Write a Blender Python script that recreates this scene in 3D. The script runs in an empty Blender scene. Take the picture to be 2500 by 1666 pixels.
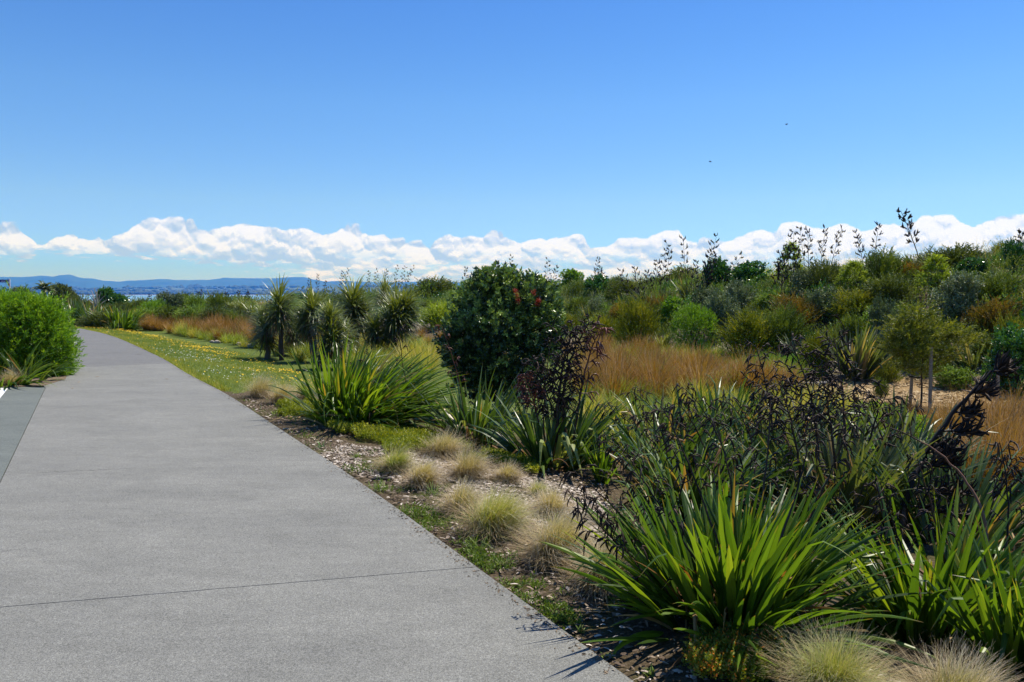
import bpy, math, random
import numpy as np
from mathutils import Vector, Matrix
R = math.radians
rng = np.random.default_rng(7)
random.seed(7)
S = bpy.context.scene
COL = S.collection

# ---------------------------------------------------------------- camera, sky, sun, exposure
FPX, HOR, CAMH = 1944.0, 715.0, 1.6            # focal length in photo pixels, horizon row, eye height
cam = bpy.data.objects.new('camera', bpy.data.cameras.new('camera')); COL.objects.link(cam)
PITCH = math.atan((833 - HOR) / FPX)
cam.location = (0, 0, CAMH)
cam.rotation_euler = (math.pi/2 - PITCH, 0, 0)
cam.data.sensor_width = 36; cam.data.lens = 36*FPX/2500
cam.data.clip_start = 0.05; cam.data.clip_end = 200000
S.camera = cam

SUN_EL, SUN_AZ = 63, 52                          # azimuth: degrees right of the view direction
# ---- world (sky + cumulus bank) ----
def build_world():
    W = bpy.data.worlds.new('World'); S.world = W; W.use_nodes = True
    nt = W.node_tree; nt.nodes.clear(); N, L = nt.nodes, nt.links
    sky = N.new('ShaderNodeTexSky'); sky.sky_type = 'NISHITA'; sky.sun_disc = False
    sky.sun_elevation = R(SUN_EL); sky.sun_rotation = R(SUN_AZ)
    sky.air_density = 1.0; sky.dust_density = 0.0; sky.ozone_density = 4.0; sky.altitude = 0
    hs = N.new('ShaderNodeHueSaturation'); hs.inputs['Saturation'].default_value = SAT; hs.inputs['Hue'].default_value = 0.5
    tint = N.new('ShaderNodeMix'); tint.data_type = 'RGBA'; tint.blend_type = 'MULTIPLY'; tint.inputs[0].default_value = 1; tint.inputs[7].default_value = (*SKYTINT, 1)
    L.new(sky.outputs[0], hs.inputs['Color']); L.new(hs.outputs[0], tint.inputs[6])
    bg = N.new('ShaderNodeBackground'); bg.inputs['Strength'].default_value = SKYSTR
    wo = N.new('ShaderNodeOutputWorld')
    def math_(op, a, b=None, c=None, clamp=False):
        n = N.new('ShaderNodeMath'); n.operation = op; n.use_clamp = clamp
        for i, v in enumerate((a, b, c)):
            if v is None: continue
            if isinstance(v, (int, float)): n.inputs[i].default_value = v
            else: L.new(v, n.inputs[i])
        return n.outputs[0]
    def sstep(v, a, b, lo=0.0, hi=1.0):
        n = N.new('ShaderNodeMapRange'); n.interpolation_type = 'SMOOTHSTEP'
        for i, q in enumerate((v, a, b, lo, hi)):
            if isinstance(q, (int, float)): n.inputs[i].default_value = q
            else: L.new(q, n.inputs[i])
        return n.outputs[0]
    tc = N.new('ShaderNodeTexCoord'); sp = N.new('ShaderNodeSeparateXYZ'); L.new(tc.outputs['Generated'], sp.inputs[0])
    x, y, z = sp.outputs
    az = math_('ARCTAN2', x, y)
    rad = math_('SQRT', math_('ADD', math_('MULTIPLY', x, x), math_('MULTIPLY', y, y)))
    el = math_('DIVIDE', z, rad)                      # tangent of the elevation; the bank stands at 0 .. 0.1
    # aerial colour of this day's sky by height above the horizon
    ar = N.new('ShaderNodeValToRGB'); e0_ = ar.color_ramp.elements
    st = [(0.0, (.56, .66, .86)), (0.07, (.56, .73, 1.16)), (0.22, (.98, .89, .92)), (0.46, (1.18, .98, .94)), (0.72, (1.12, .93, .95)), (1.0, (1.1, .93, .95))]
    while len(e0_) < len(st): e0_.new(0.5)
    for q, (pp, c) in zip(e0_, st): q.position = pp; q.color = (c[0]/1.3, c[1]/1.3, c[2]/1.3, 1)
    L.new(math_('MULTIPLY', el, 2.0), ar.inputs[0])
    tm = N.new('ShaderNodeMix'); tm.data_type = 'RGBA'; tm.blend_type = 'MULTIPLY'; tm.inputs[0].default_value = 1; L.new(tint.outputs[2], tm.inputs[6]); L.new(ar.outputs[0], tm.inputs[7])
    AZR = R(36)
    f = math_('MULTIPLY_ADD', az, 0.5/AZR, 0.5, clamp=True)
    def curve(pts):
        n = N.new('ShaderNodeFloatCurve'); cm = n.mapping.curves[0]
        P_ = [((math.atan((px-1250)/FPX)/AZR)*0.5+0.5, (HOR-yy)/FPX*math.cos(math.atan((px-1250)/FPX))*8) for px, yy in pts]
        P_ = [q for q in P_ if 0 < q[0] < 1]
        cm.points[0].location = (0, P_[0][1]); cm.points[1].location = (1, P_[-1][1])
        for q in P_: cm.points.new(*q)
        n.mapping.update(); L.new(f, n.inputs['Value']); return math_('DIVIDE', n.outputs[0], 8.0)
    top = curve([(-100,552),(0,545),(40,543),(70,560),(92,585),(105,592),(122,583),(160,572),(185,556),(200,566),(235,556),(250,548),(262,562),(290,566),(330,548),(355,540),(390,535),(430,531),(480,540),(492,556),(520,556),(545,546),(600,541),(650,548),(680,562),(700,570),(715,562),(760,558),(790,566),(805,572),(825,562),(842,552),(870,545),(890,550),(910,568),(940,574),(960,588),(1000,584),(1030,580),(1050,588),(1080,578),(1120,578),(1160,574),(1190,566),(1205,557),(1225,566),(1258,585),(1290,582),(1335,570),(1358,566),(1365,574),(1400,572),(1430,588),(1450,606),(1470,606),(1495,592),(1530,580),(1560,584),(1590,572),(1620,562),(1650,562),(1665,584),(1688,590),(1705,578),(1750,580),(1790,580),(1825,570),(1850,560),(1890,570),(1900,552),(1950,546),(2000,553),(2060,543),(2095,554),(2112,566),(2140,552),(2180,546),(2225,548),(2245,532),(2290,531),(2330,527),(2400,530),(2450,528),(2500,532),(2700,530)])
    bot = curve([(-100,636),(0,632),(60,636),(95,618),(120,614),(140,620),(200,628),(260,628),(330,634),(420,636),(520,648),(620,655),(700,672),(760,690),(800,712),(900,722),(2700,722)])
    def vec(a, b, cc=0.0):
        n = N.new('ShaderNodeCombineXYZ')
        for i, v in enumerate((a, b, cc)):
            if isinstance(v, (int, float)): n.inputs[i].default_value = v
            else: L.new(v, n.inputs[i])
        return n.outputs[0]
    # cells get flatter towards the horizon, as receding rows of cloud do
    wv = math_('LOGARITHM', math_('ADD', math_('MAXIMUM', el, -0.01), 0.035), math.e)
    def noise(v, sc, det=5, rough=0.55, off=0.0, dist=0.0):
        n = N.new('ShaderNodeTexNoise'); n.noise_dimensions = '2D'; n.inputs['Scale'].default_value = sc; n.inputs['Detail'].default_value = det; n.inputs['Roughness'].default_value = rough; n.inputs['Distortion'].default_value = dist
        L.new(v, n.inputs['Vector']); return n.outputs[0]
    def vor(v, sc, sm=0.35, rnd=1.0):
        n = N.new('ShaderNodeTexVoronoi'); n.voronoi_dimensions = '2D'; n.feature = 'SMOOTH_F1' if sm else 'F1'; n.inputs['Scale'].default_value = sc
        if sm: n.inputs['Smoothness'].default_value = sm
        n.inputs['Randomness'].default_value = rnd
        n.inputs['Detail'].default_value = 0
        L.new(v, n.inputs['Vector']); return n.outputs['Distance']
    U_ = math_('MULTIPLY', az, 10.0)
    V_ = math_('MULTIPLY', wv, 1.05)
    def height(du, dv):
        a = math_('ADD', U_, du); b = math_('ADD', V_, dv); v0 = vec(a, b)
        # warp
        wn = N.new('ShaderNodeTexNoise'); wn.noise_dimensions = '2D'; wn.inputs['Scale'].default_value = 5; wn.inputs['Detail'].default_value = 3; wn.inputs['Roughness'].default_value = 0.6; L.new(v0, wn.inputs['Vector'])
        sb = N.new('ShaderNodeVectorMath'); sb.operation = 'SUBTRACT'; L.new(wn.outputs['Color'], sb.inputs[0]); sb.inputs[1].default_value = (0.5, 0.5, 0.5)
        sc = N.new('ShaderNodeVectorMath'); sc.operation = 'SCALE'; L.new(sb.outputs[0], sc.inputs[0]); sc.inputs['Scale'].default_value = 0.17
        ad = N.new('ShaderNodeVectorMath'); ad.operation = 'ADD'; L.new(v0, ad.inputs[0]); L.new(sc.outputs[0], ad.inputs[1]); v1 = ad.outputs[0]
        def dome(sc, c, sm):
            d = vor(v1, sc, sm); return math_('MULTIPLY', math_('MULTIPLY', d, d), -c/sc)
        h = math_('ADD', dome(2.1, 1.25, 0.3), dome(4.8, 1.1, 0.3))
        h = math_('ADD', h, math_('ADD', dome(11.0, 0.6, 0), dome(25.0, 0.38, 0)))
        return h
    h0 = height(0.0, 0.0); h1 = height(0.012, 0.045)
    # outline: the crest line displaced by small billows
    crest = math_('MULTIPLY_ADD', math_('ADD', h0, 0.15), 0.032, top)
    over = math_('SUBTRACT', crest, el)
    base = math_('MULTIPLY_ADD', math_('ADD', noise(vec(U_, math_('MULTIPLY', V_, 4.0)), 4.5, 6, 0.6), -0.5), 0.035, bot)
    under = math_('SUBTRACT', el, base)
    mt = sstep(over, 0.0, 0.0028); mb = sstep(under, -0.001, 0.0055)
    # gaps of sky between rows low down
    gap = sstep(noise(vec(math_('MULTIPLY', U_, 0.8), math_('MULTIPLY', V_, 2.2)), 3.0, 7, 0.6), 0.36, 0.50)
    low = sstep(el, 0.03, 0.056)
    gap = math_('MAXIMUM', gap, low)
    mask = math_('MULTIPLY', math_('MULTIPLY', mt, mb), math_('MULTIPLY_ADD', gap, 0.75, 0.25))
    # relief: faces that look up are sunlit, hollows and undersides take the blue of the sky
    rel = math_('MULTIPLY', math_('SUBTRACT', h0, h1), 9.0)
    vv = math_('DIVIDE', over, math_('MAXIMUM', math_('SUBTRACT', top, math_('MAXIMUM', bot, 0.0)), 0.01))
    br = noise(vec(math_('MULTIPLY', U_, 0.9), math_('MULTIPLY', V_, 2.6)), 2.4, 5, 0.6)
    lit = math_('ADD', math_('ADD', rel, 0.80), math_('ADD', math_('MULTIPLY', vv, -0.45), math_('MULTIPLY', math_('SUBTRACT', br, 0.5), 1.3)))
    lit = math_('ADD', lit, sstep(az, 0.05, 0.45, 0.0, 0.25))
    rm = N.new('ShaderNodeValToRGB'); e = rm.color_ramp.elements
    cols = [(0.0, (0.49, 0.64, 0.80)), (0.35, (0.63, 0.75, 0.87)), (0.65, (0.82, 0.87, 0.94)), (0.88, (0.96, 0.98, 1.0)), (1.0, (1.02, 1.02, 1.02))]
    while len(e) < len(cols): e.new(0.5)
    for q, (pp, c) in zip(e, cols): q.position = pp; q.color = (*[k for k in c], 1)
    L.new(lit, rm.inputs[0])
    # clouds are given in final brightness, so divide by the sky strength
    cs = N.new('ShaderNodeMix'); cs.data_type = 'RGBA'; cs.blend_type = 'MULTIPLY'; cs.inputs[0].default_value = 1; L.new(rm.outputs[0], cs.inputs[6]); k = 1/SKYSTR/2**0.45; cs.inputs[7].default_value = (k*.95, k*.99, k*1.15, 1)
    mx = N.new('ShaderNodeMix'); mx.data_type = 'RGBA'; L.new(mask, mx.inputs[0]); L.new(tm.outputs[2], mx.inputs[6]); L.new(cs.outputs[2], mx.inputs[7])
    L.new(mx.outputs[2], bg.inputs['Color']); L.new(bg.outputs[0], wo.inputs[0])
    W.cycles.sampling_method = 'MANUAL'; W.cycles.sample_map_resolution = 1024
SAT, SKYTINT, SKYSTR = 1.25, (0.86*1.3, 1.0*1.3, 1.18*1.3), 0.100
build_world()
sl = bpy.data.lights.new('sun', 'SUN'); sl.energy = 5.0; sl.angle = R(0.53); sl.color = (1.0, 0.94, 0.83)
sun = bpy.data.objects.new('sun', sl); COL.objects.link(sun)
sd = Vector((math.sin(R(SUN_AZ))*math.cos(R(SUN_EL)), math.cos(R(SUN_AZ))*math.cos(R(SUN_EL)), math.sin(R(SUN_EL))))
sun.rotation_euler = sd.to_track_quat('Z', 'Y').to_euler()
S.view_settings.view_transform = 'Standard'; S.view_settings.look = 'None'
S.view_settings.exposure = 0.45; S.view_settings.gamma = 1; S.view_settings.use_curve_mapping = False
S.render.engine = 'CYCLES'
S.cycles.max_bounces = 6; S.cycles.transparent_max_bounces = 8; S.cycles.volume_bounces = 0

# ---------------------------------------------------------------- photo pixel -> place
CAMP = np.array([0, 0, CAMH])
def ray(px, py):
    u = (px-1250)/FPX; v = (833-py)/FPX
    c, s = math.cos(PITCH), math.sin(PITCH)
    d = np.array([u, c + v*s, -s + v*c])
    return d/d[1]                                # scaled so that forward distance = 1
def P(px, py, D): return CAMP + ray(px, py)*D
def on0(px, py):
    d = ray(px, py); t = CAMH/-d[2]; return CAMP + d*t

def ss(a, b, x):
    t = np.clip((x-a)/(b-a), 0, 1); return t*t*(3-2*t)
EDGE_PX = [(1527,1666),(1393,1565),(1297,1500),(1199,1424),(1119,1360),(1030,1300),(953,1239),(889,1188),(800,1131),(603,1000),
           (566,973),(514,945),(474,926),(435,903),(408,883),(356,858),(329,845),(290,828),(250,815),(198,804),(158,799)]
EDGE = [tuple(on0(*p)[:2]) for p in EDGE_PX]
e0 = np.array(EDGE[0]); e1 = np.array(EDGE[6]); dd = (e1-e0)/(e1[1]-e0[1])
EDGE = [tuple(e0 + dd*(-16-e0[1])), tuple(e0+dd*(0-e0[1]))] + EDGE + [(-31,39.5),(-46,41.5),(-90,44)]
EX = np.array([p[0] for p in EDGE]); EY = np.array([p[1] for p in EDGE])
def path_x(Y): return np.interp(Y, EY, EX)
BY = np.array([-60, -20, 5, 14.5, 21.4, 36.6, 48, 60, 90, 140]); BX = np.array([34, 22, 13, 8.8, 3.9, -4.7, -13.7, -25, -55, -120])
def bank_s(X, Y):
    sl_ = np.interp(Y, [0, 40, 70], [0.87, 0.83, 0.6]); return (X-np.interp(Y, BY, BX))*sl_
def terr(X, Y):
    X = np.asarray(X, float); Y = np.asarray(Y, float)
    d = X-path_x(Y); s = bank_s(X, Y)
    H = np.interp(Y, [0, 12, 18, 24, 32, 45, 60, 75], [2.9, 2.75, 2.55, 2.3, 1.95, 1.35, 0.75, 0.1])
    z = -0.30*ss(0.3, 3.5, d)*(1-ss(0, 5, s))*(1-ss(30, 45, Y))
    z = z + H*ss(-0.5, 9.5, s)*(1-ss(15, 45, s))
    z = z + 0.10*np.sin(X*0.9+1.3*np.sin(Y*0.7))*np.sin(Y*0.8+X*0.3)*ss(0.5, 4, s)
    z = z + 0.02*np.sin(X*3.1+Y*1.7)*np.sin(Y*2.6-X)*ss(0.4, 1.5, d)
    z = z - 11.7*ss(45, 120, s)*ss(20, 60, Y) - 11.7*ss(70, 170, Y)*(1-ss(45, 120, s)*ss(20, 60, Y))
    z = z - 0.9*ss(300, 1100, Y)
    return z
def at(px, py):
    d = ray(px, py); ts = np.concatenate([np.arange(2.5, 30, 0.03), np.arange(30, 160, 0.15)])
    p = CAMP[None]+d[None]*ts[:, None]; g = p[:, 2]-terr(p[:, 0], p[:, 1])
    h = np.where(g < 0)[0]
    i = h[0] if len(h) else int(np.argmin(np.where(ts < 70, g, 1e9)))
    q = p[i].copy(); q[2] = terr(q[0], q[1]); return q

# ---------------------------------------------------------------- bookkeeping
def tag(o, label=None, cat=None, group=None, kind=None):
    if label: o['label'] = label
    if cat: o['category'] = cat
    if group: o['group'] = group
    if kind: o['kind'] = kind
    return o
def empty(name, loc, label, cat, group=None):
    o = bpy.data.objects.new(name, None); COL.objects.link(o); o.location = loc; o.empty_display_size = 0.2
    return tag(o, label, cat, group)
def new_mesh(name, V, F, attrs=None, smooth=False, uv=None):
    """F: (n,3) or (n,4) array, or list of such arrays"""
    me = bpy.data.meshes.new(name)
    Fs = F if isinstance(F, list) else [F]
    Fs = [f for f in Fs if len(f)]
    me.vertices.add(len(V)); me.vertices.foreach_set('co', np.ascontiguousarray(V, dtype=np.float32).ravel())
    li = np.concatenate([f.ravel() for f in Fs]).astype(np.int32)
    cnt = np.concatenate([np.full(len(f), f.shape[1]) for f in Fs]); st = np.concatenate([[0], np.cumsum(cnt)[:-1]]).astype(np.int32)
    me.loops.add(len(li)); me.loops.foreach_set('vertex_index', li)
    me.polygons.add(len(cnt)); me.polygons.foreach_set('loop_start', st)
    me.update(calc_edges=True)
    me.polygons.foreach_set('use_smooth', np.full(len(cnt), smooth))
    for k, a in (attrs or {}).items():
        a = np.asarray(a, np.float32)
        if a.ndim == 1:
            at_ = me.attributes.new(k, 'FLOAT', 'POINT'); at_.data.foreach_set('value', a)
        else:
            at_ = me.attributes.new(k, 'FLOAT_COLOR', 'POINT'); at_.data.foreach_set('color', np.column_stack([a, np.ones(len(a))]).astype(np.float32).ravel())
    me.validate(); me.update()
    return me
def obj(name, me, mat, parent=None, loc=None):
    o = bpy.data.objects.new(name, me); COL.objects.link(o)
    if mat is not None and not me.materials: me.materials.append(mat)
    if parent is not None: o.parent = parent
    if loc is not None: o.location = loc
    return o
class Geo:
    """collects (V, F, attrs) chunks; build() makes one mesh"""
    def __init__(s): s.V=[]; s.F4=[]; s.F3=[]; s.A={}; s.n=0
    def add(s, V, F, **A):
        s.V.append(V)
        (s.F4 if F.shape[1] == 4 else s.F3).append(F+s.n)
        for k, a in A.items(): s.A.setdefault(k, []).append(a)
        s.n += len(V); return s
    def mesh(s, name, smooth=False):
        F = []
        if s.F4: F.append(np.concatenate(s.F4))
        if s.F3: F.append(np.concatenate(s.F3))
        return new_mesh(name, np.concatenate(s.V), F, {k: np.concatenate(a) for k, a in s.A.items()}, smooth)

# ---------------------------------------------------------------- shapes (vectorised)
def U(a, b, n): return rng.uniform(a, b, n)
def unit(v): return v/np.maximum(np.linalg.norm(v, axis=-1, keepdims=True), 1e-9)
def blades(base, az, lean, length, width, droop, nseg=5, fold=0.0, pw=1.5, kink=None, kt=None, twist=None, wind=(0, 0), prof='flax', tint=None):
    N = len(base); t = np.linspace(0, 1, nseg+1)
    th = lean[:, None] + droop[:, None]*t[None]**pw
    if kink is not None: th = th + kink[:, None]*ss(0, 1, (t[None]-kt[:, None])*9)
    th = np.clip(th, -0.2, 2.9)
    azs = np.repeat(az[:, None], nseg+1, 1)
    D = np.stack([np.sin(th)*np.cos(azs), np.sin(th)*np.sin(azs), np.cos(th)], -1)
    D[..., 0] += wind[0]*t; D[..., 1] += wind[1]*t; D = unit(D)
    stp = (length/nseg)[:, None, None]
    C = base[:, None]+np.concatenate([np.zeros((N, 1, 3)), np.cumsum(0.5*(D[:, :-1]+D[:, 1:])*stp, 1)], 1)
    side = np.stack([-np.sin(az), np.cos(az), np.zeros(N)], -1)[:, None].repeat(nseg+1, 1)
    nor = unit(np.cross(side, D)); side = unit(np.cross(D, nor))
    if twist is not None:
        a = twist[:, None]*(0.4+t[None]*0.6); side = side*np.cos(a)[..., None]+nor*np.sin(a)[..., None]; nor = unit(np.cross(side, D))
    if prof == 'flax': w = np.clip(t/0.12, 0.45, 1)*np.clip((1-t)/0.45, 0, 1)**0.75
    elif prof == 'lance': w = np.sin(np.pi*np.clip(t*0.92+0.06, 0, 1))**0.8; w[-1] = 0.02
    else: w = (1-t*0.85)
    w = np.maximum(w, 0.02)
    hw = 0.5*width[:, None]*w[None]
    L = C-side*hw[..., None]; Rr = C+side*hw[..., None]
    if tint is None: tint = U(0, 1, N)
    if fold:
        M = C-nor*(fold*hw)[..., None]
        V = np.stack([L, M, Rr], 2).reshape(-1, 3); c = 3
    else:
        V = np.stack([L, Rr], 2).reshape(-1, 3); c = 2
    b = (np.arange(N)*(nseg+1)*c)[:, None]+(np.arange(nseg)*c)[None]
    F = []
    for k in range(c-1): F.append(np.stack([b+k, b+k+1, b+k+1+c, b+k+c], -1).reshape(-1, 4))
    return V, np.concatenate(F), np.repeat(tint, (nseg+1)*c), np.tile(np.repeat(t, c), N)
def blend(g, *a, **k):
    V, F, ti, tp = blades(*a, **k); g.add(V, F, tint=ti, tip=tp); return g
def tubes(Pt, rad, sides=5):
    """Pt (N,K,3), rad (N,K)"""
    N, K, _ = Pt.shape
    T = unit(np.gradient(Pt, axis=1)); ref = np.where(np.abs(T[..., 2:3]) > 0.9, np.array([1., 0, 0]), np.array([0., 0, 1]))
    A = unit(np.cross(T, ref)); B = np.cross(T, A)
    a = np.arange(sides)*2*np.pi/sides
    V = Pt[:, :, None]+rad[:, :, None, None]*(A[:, :, None]*np.cos(a)[:, None]+B[:, :, None]*np.sin(a)[:, None])
    i = (np.arange(N)*K*sides)[:, None, None]+(np.arange(K-1)*sides)[None, :, None]+np.arange(sides)[None, None]
    j = (np.arange(N)*K*sides)[:, None, None]+(np.arange(K-1)*sides)[None, :, None]+((np.arange(sides)+1) % sides)[None, None]
    return V.reshape(-1, 3), np.stack([i, j, j+sides, i+sides], -1).reshape(-1, 4)
def addtubes(g, Pt, rad, sides=5, tint=None):
    V, F = tubes(Pt, rad, sides); N, K = rad.shape
    ti = U(0, 1, N) if tint is None else tint
    g.add(V, F, tint=np.repeat(ti, K*sides), tip=np.tile(np.repeat(np.linspace(0, 1, K), sides), N)); return g
def leaves(pos, dirn, length, width, tint, fold=0.25, cup=0.0):
    """rhombic folded leaf: 2 triangles pairs as 2 quads-> 4 verts + midrib"""
    N = len(pos); d = unit(dirn); r = unit(rng.normal(size=(N, 3))); s = unit(np.cross(d, r)); n = np.cross(s, d)
    l = length[:, None]; w = width[:, None]*0.5
    p0 = pos; p2 = pos+d*l; m = pos+d*l*0.5
    V = np.stack([p0, m+s*w+n*w*fold, p2, m-s*w+n*w*fold], 1).reshape(-1, 3)
    i = np.arange(N)*4
    F = np.stack([i, i+1, i+2, i+3], 1)
    return V, F, np.repeat(tint, 4), np.tile(np.array([0, .5, 1, .5]), N)
def twigs(org, dirn, tl, k, ll, lw, ang=0.9, tint=None, tvar=0.25, t0=0.15, rosette=False, bare=0.0):
    """leaves along twigs. org,dirn (N,3)"""
    N = len(org); d = unit(dirn)
    t = (np.tile(np.linspace(t0, 1, k), (N, 1)) + U(-0.05, 0.05, (N, k))) if not rosette else 1-U(0, 0.25, (N, k))
    bend = rng.normal(size=(N, 1, 3))*0.15
    pos = org[:, None]+(d[:, None]+bend*t[..., None])*t[..., None]*tl[:, None, None]
    r = rng.normal(size=(N, k, 3)); r -= (r*d[:, None]).sum(-1, keepdims=True)*d[:, None]; r = unit(r)
    a = ang*(1.15-0.5*t)*U(0.7, 1.3, (N, k)) if not rosette else ang*U(0.4, 1.5, (N, k))
    ld = d[:, None]*np.cos(a)[..., None]+r*np.sin(a)[..., None]
    if tint is None: tint = U(0, 1, N)
    ti = np.clip(tint[:, None]+U(-tvar, tvar, (N, k)), 0, 1).ravel()
    M = N*k
    return leaves(pos.reshape(-1, 3), ld.reshape(-1, 3), ll*U(0.6, 1.2, M), lw*U(0.7, 1.2, M), ti)
def addtwigs(g, *a, **k):
    V, F, ti, tp = twigs(*a, **k); g.add(V, F, tint=ti, tip=tp); return g

# ---------------------------------------------------------------- materials
def M_(name):
    m = bpy.data.materials.new(name); m.use_nodes = True; n = m.node_tree; n.nodes.clear()
    return m, n.nodes, n.links
def ramp(nodes, stops, interp='LINEAR'):
    r = nodes.new('ShaderNodeValToRGB'); r.color_ramp.interpolation = interp
    while len(r.color_ramp.elements) < len(stops): r.color_ramp.elements.new(0.5)
    for e, (p, c) in zip(r.color_ramp.elements, stops): e.position = p; e.color = (*c, 1)
    return r
def leafmat(name, cols, tipcol=None, tipat=0.9, basecol=None, baseat=0.3, rough=0.45, trans=0.3, spec=0.5, noise=0.0, sheen=0):
    m, N, L = M_(name)
    if trans: cols = [(p_, (c[0]*1.32, c[1]*1.25, c[2])) for p_, c in cols]
    a = N.new('ShaderNodeAttribute'); a.attribute_name = 'tint'
    r = ramp(N, cols); L.new(a.outputs['Fac'], r.inputs[0]); c = r.outputs[0]
    b = N.new('ShaderNodeAttribute'); b.attribute_name = 'tip'
    if basecol:
        mr = N.new('ShaderNodeMapRange'); mr.inputs[1].default_value = 0; mr.inputs[2].default_value = baseat; L.new(b.outputs['Fac'], mr.inputs[0])
        mx = N.new('ShaderNodeMix'); mx.data_type = 'RGBA'; L.new(mr.outputs[0], mx.inputs[0]); mx.inputs[6].default_value = (*basecol, 1); L.new(c, mx.inputs[7]); c = mx.outputs[2]
    if tipcol:
        mr = N.new('ShaderNodeMapRange'); mr.inputs[1].default_value = tipat; mr.inputs[2].default_value = 1; L.new(b.outputs['Fac'], mr.inputs[0])
        mx = N.new('ShaderNodeMix'); mx.data_type = 'RGBA'; L.new(mr.outputs[0], mx.inputs[0]); L.new(c, mx.inputs[6]); mx.inputs[7].default_value = (*tipcol, 1); c = mx.outputs[2]
    p = N.new('ShaderNodeBsdfPrincipled'); p.inputs['Roughness'].default_value = rough; p.inputs['Specular IOR Level'].default_value = spec
    L.new(c, p.inputs['Base Color'])
    o = N.new('ShaderNodeOutputMaterial')
    if trans:
        tr = N.new('ShaderNodeBsdfTranslucent'); g = N.new('ShaderNodeMix'); g.data_type = 'RGBA'; g.blend_type = 'MULTIPLY'; g.inputs[0].default_value = 1
        L.new(c, g.inputs[6]); g.inputs[7].default_value = (1.5, 1.45, 0.5, 1); L.new(g.outputs[2], tr.inputs[0])
        mx = N.new('ShaderNodeMixShader'); mx.inputs[0].default_value = trans; L.new(p.outputs[0], mx.inputs[1]); L.new(tr.outputs[0], mx.inputs[2]); L.new(mx.outputs[0], o.inputs[0])
    else: L.new(p.outputs[0], o.inputs[0])
    return m
def plain(name, col, rough=0.8, col2=None, scale=20, bump=0.0, spec=0.3):
    m, N, L = M_(name); p = N.new('ShaderNodeBsdfPrincipled'); p.inputs['Roughness'].default_value = rough; p.inputs['Specular IOR Level'].default_value = spec
    o = N.new('ShaderNodeOutputMaterial'); L.new(p.outputs[0], o.inputs[0]); p.inputs['Base Color'].default_value = (*col, 1)
    if col2:
        tc = N.new('ShaderNodeTexCoord'); n = N.new('ShaderNodeTexNoise'); n.inputs['Scale'].default_value = scale; n.inputs['Detail'].default_value = 6; L.new(tc.outputs['Object'], n.inputs['Vector'])
        r = ramp(N, [(0.35, col), (0.65, col2)]); L.new(n.outputs[0], r.inputs[0]); L.new(r.outputs[0], p.inputs['Base Color'])
        if bump:
            b = N.new('ShaderNodeBump'); b.inputs['Strength'].default_value = bump; b.inputs['Distance'].default_value = 0.01; L.new(n.outputs[0], b.inputs['Height']); L.new(b.outputs[0], p.inputs['Normal'])
    return m

def concrete(name, c1, c2, seed=0):
    m, N, L = M_(name); p = N.new('ShaderNodeBsdfPrincipled'); p.inputs['Roughness'].default_value = 0.85; p.inputs['Specular IOR Level'].default_value = 0.3
    o = N.new('ShaderNodeOutputMaterial'); L.new(p.outputs[0], o.inputs[0])
    tc = N.new('ShaderNodeTexCoord')
    def noise(scale, det=4, rough=0.6, sx=1, sy=1, rot=0):
        mp = N.new('ShaderNodeMapping'); mp.inputs['Scale'].default_value = (sx, sy, 1); mp.inputs['Rotation'].default_value = (0, 0, rot); mp.inputs['Location'].default_value = (seed, seed*2, 0)
        L.new(tc.outputs['Object'], mp.inputs[0]); n = N.new('ShaderNodeTexNoise'); n.inputs['Scale'].default_value = scale; n.inputs['Detail'].default_value = det; n.inputs['Roughness'].default_value = rough
        L.new(mp.outputs[0], n.inputs['Vector']); return n.outputs[0]
    big = noise(0.9, 6, 0.62, 0.7, 1.5, 0.06); mid = noise(9, 4, 0.6, .7, 1.6); fine = noise(180, 3, 0.8); spk = noise(420, 1, 0.5)
    r = ramp(N, [(0.30, c1), (0.70, c2)]); L.new(big, r.inputs[0])
    def mul(c, f, lo, hi, a=0.3, b=0.7):
        mr = N.new('ShaderNodeMapRange'); mr.inputs[1].default_value = a; mr.inputs[2].default_value = b; mr.inputs[3].default_value = lo; mr.inputs[4].default_value = hi; L.new(f, mr.inputs[0])
        mx = N.new('ShaderNodeMix'); mx.data_type = 'RGBA'; mx.blend_type = 'MULTIPLY'; mx.inputs[0].default_value = 1; L.new(c, mx.inputs[6]); L.new(mr.outputs[0], mx.inputs[7]); return mx.outputs[2]
    c = mul(r.outputs[0], mid, 0.93, 1.07); c = mul(c, noise(2.6, 5, 0.7, .6, 1.3, .3), 0.90, 1.0, .38, .52); c = mul(c, noise(90, 3, .8), .7, 1.3); c = mul(c, fine, 0.58, 1.46); c = mul(c, spk, 0.75, 1.5, 0.3, 0.82)
    L.new(c, p.inputs['Base Color'])
    b = N.new('ShaderNodeBump'); b.inputs['Strength'].default_value = 0.5; b.inputs['Distance'].default_value = 0.004; L.new(fine, b.inputs['Height']); L.new(b.outputs[0], p.inputs['Normal'])
    return m

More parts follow.
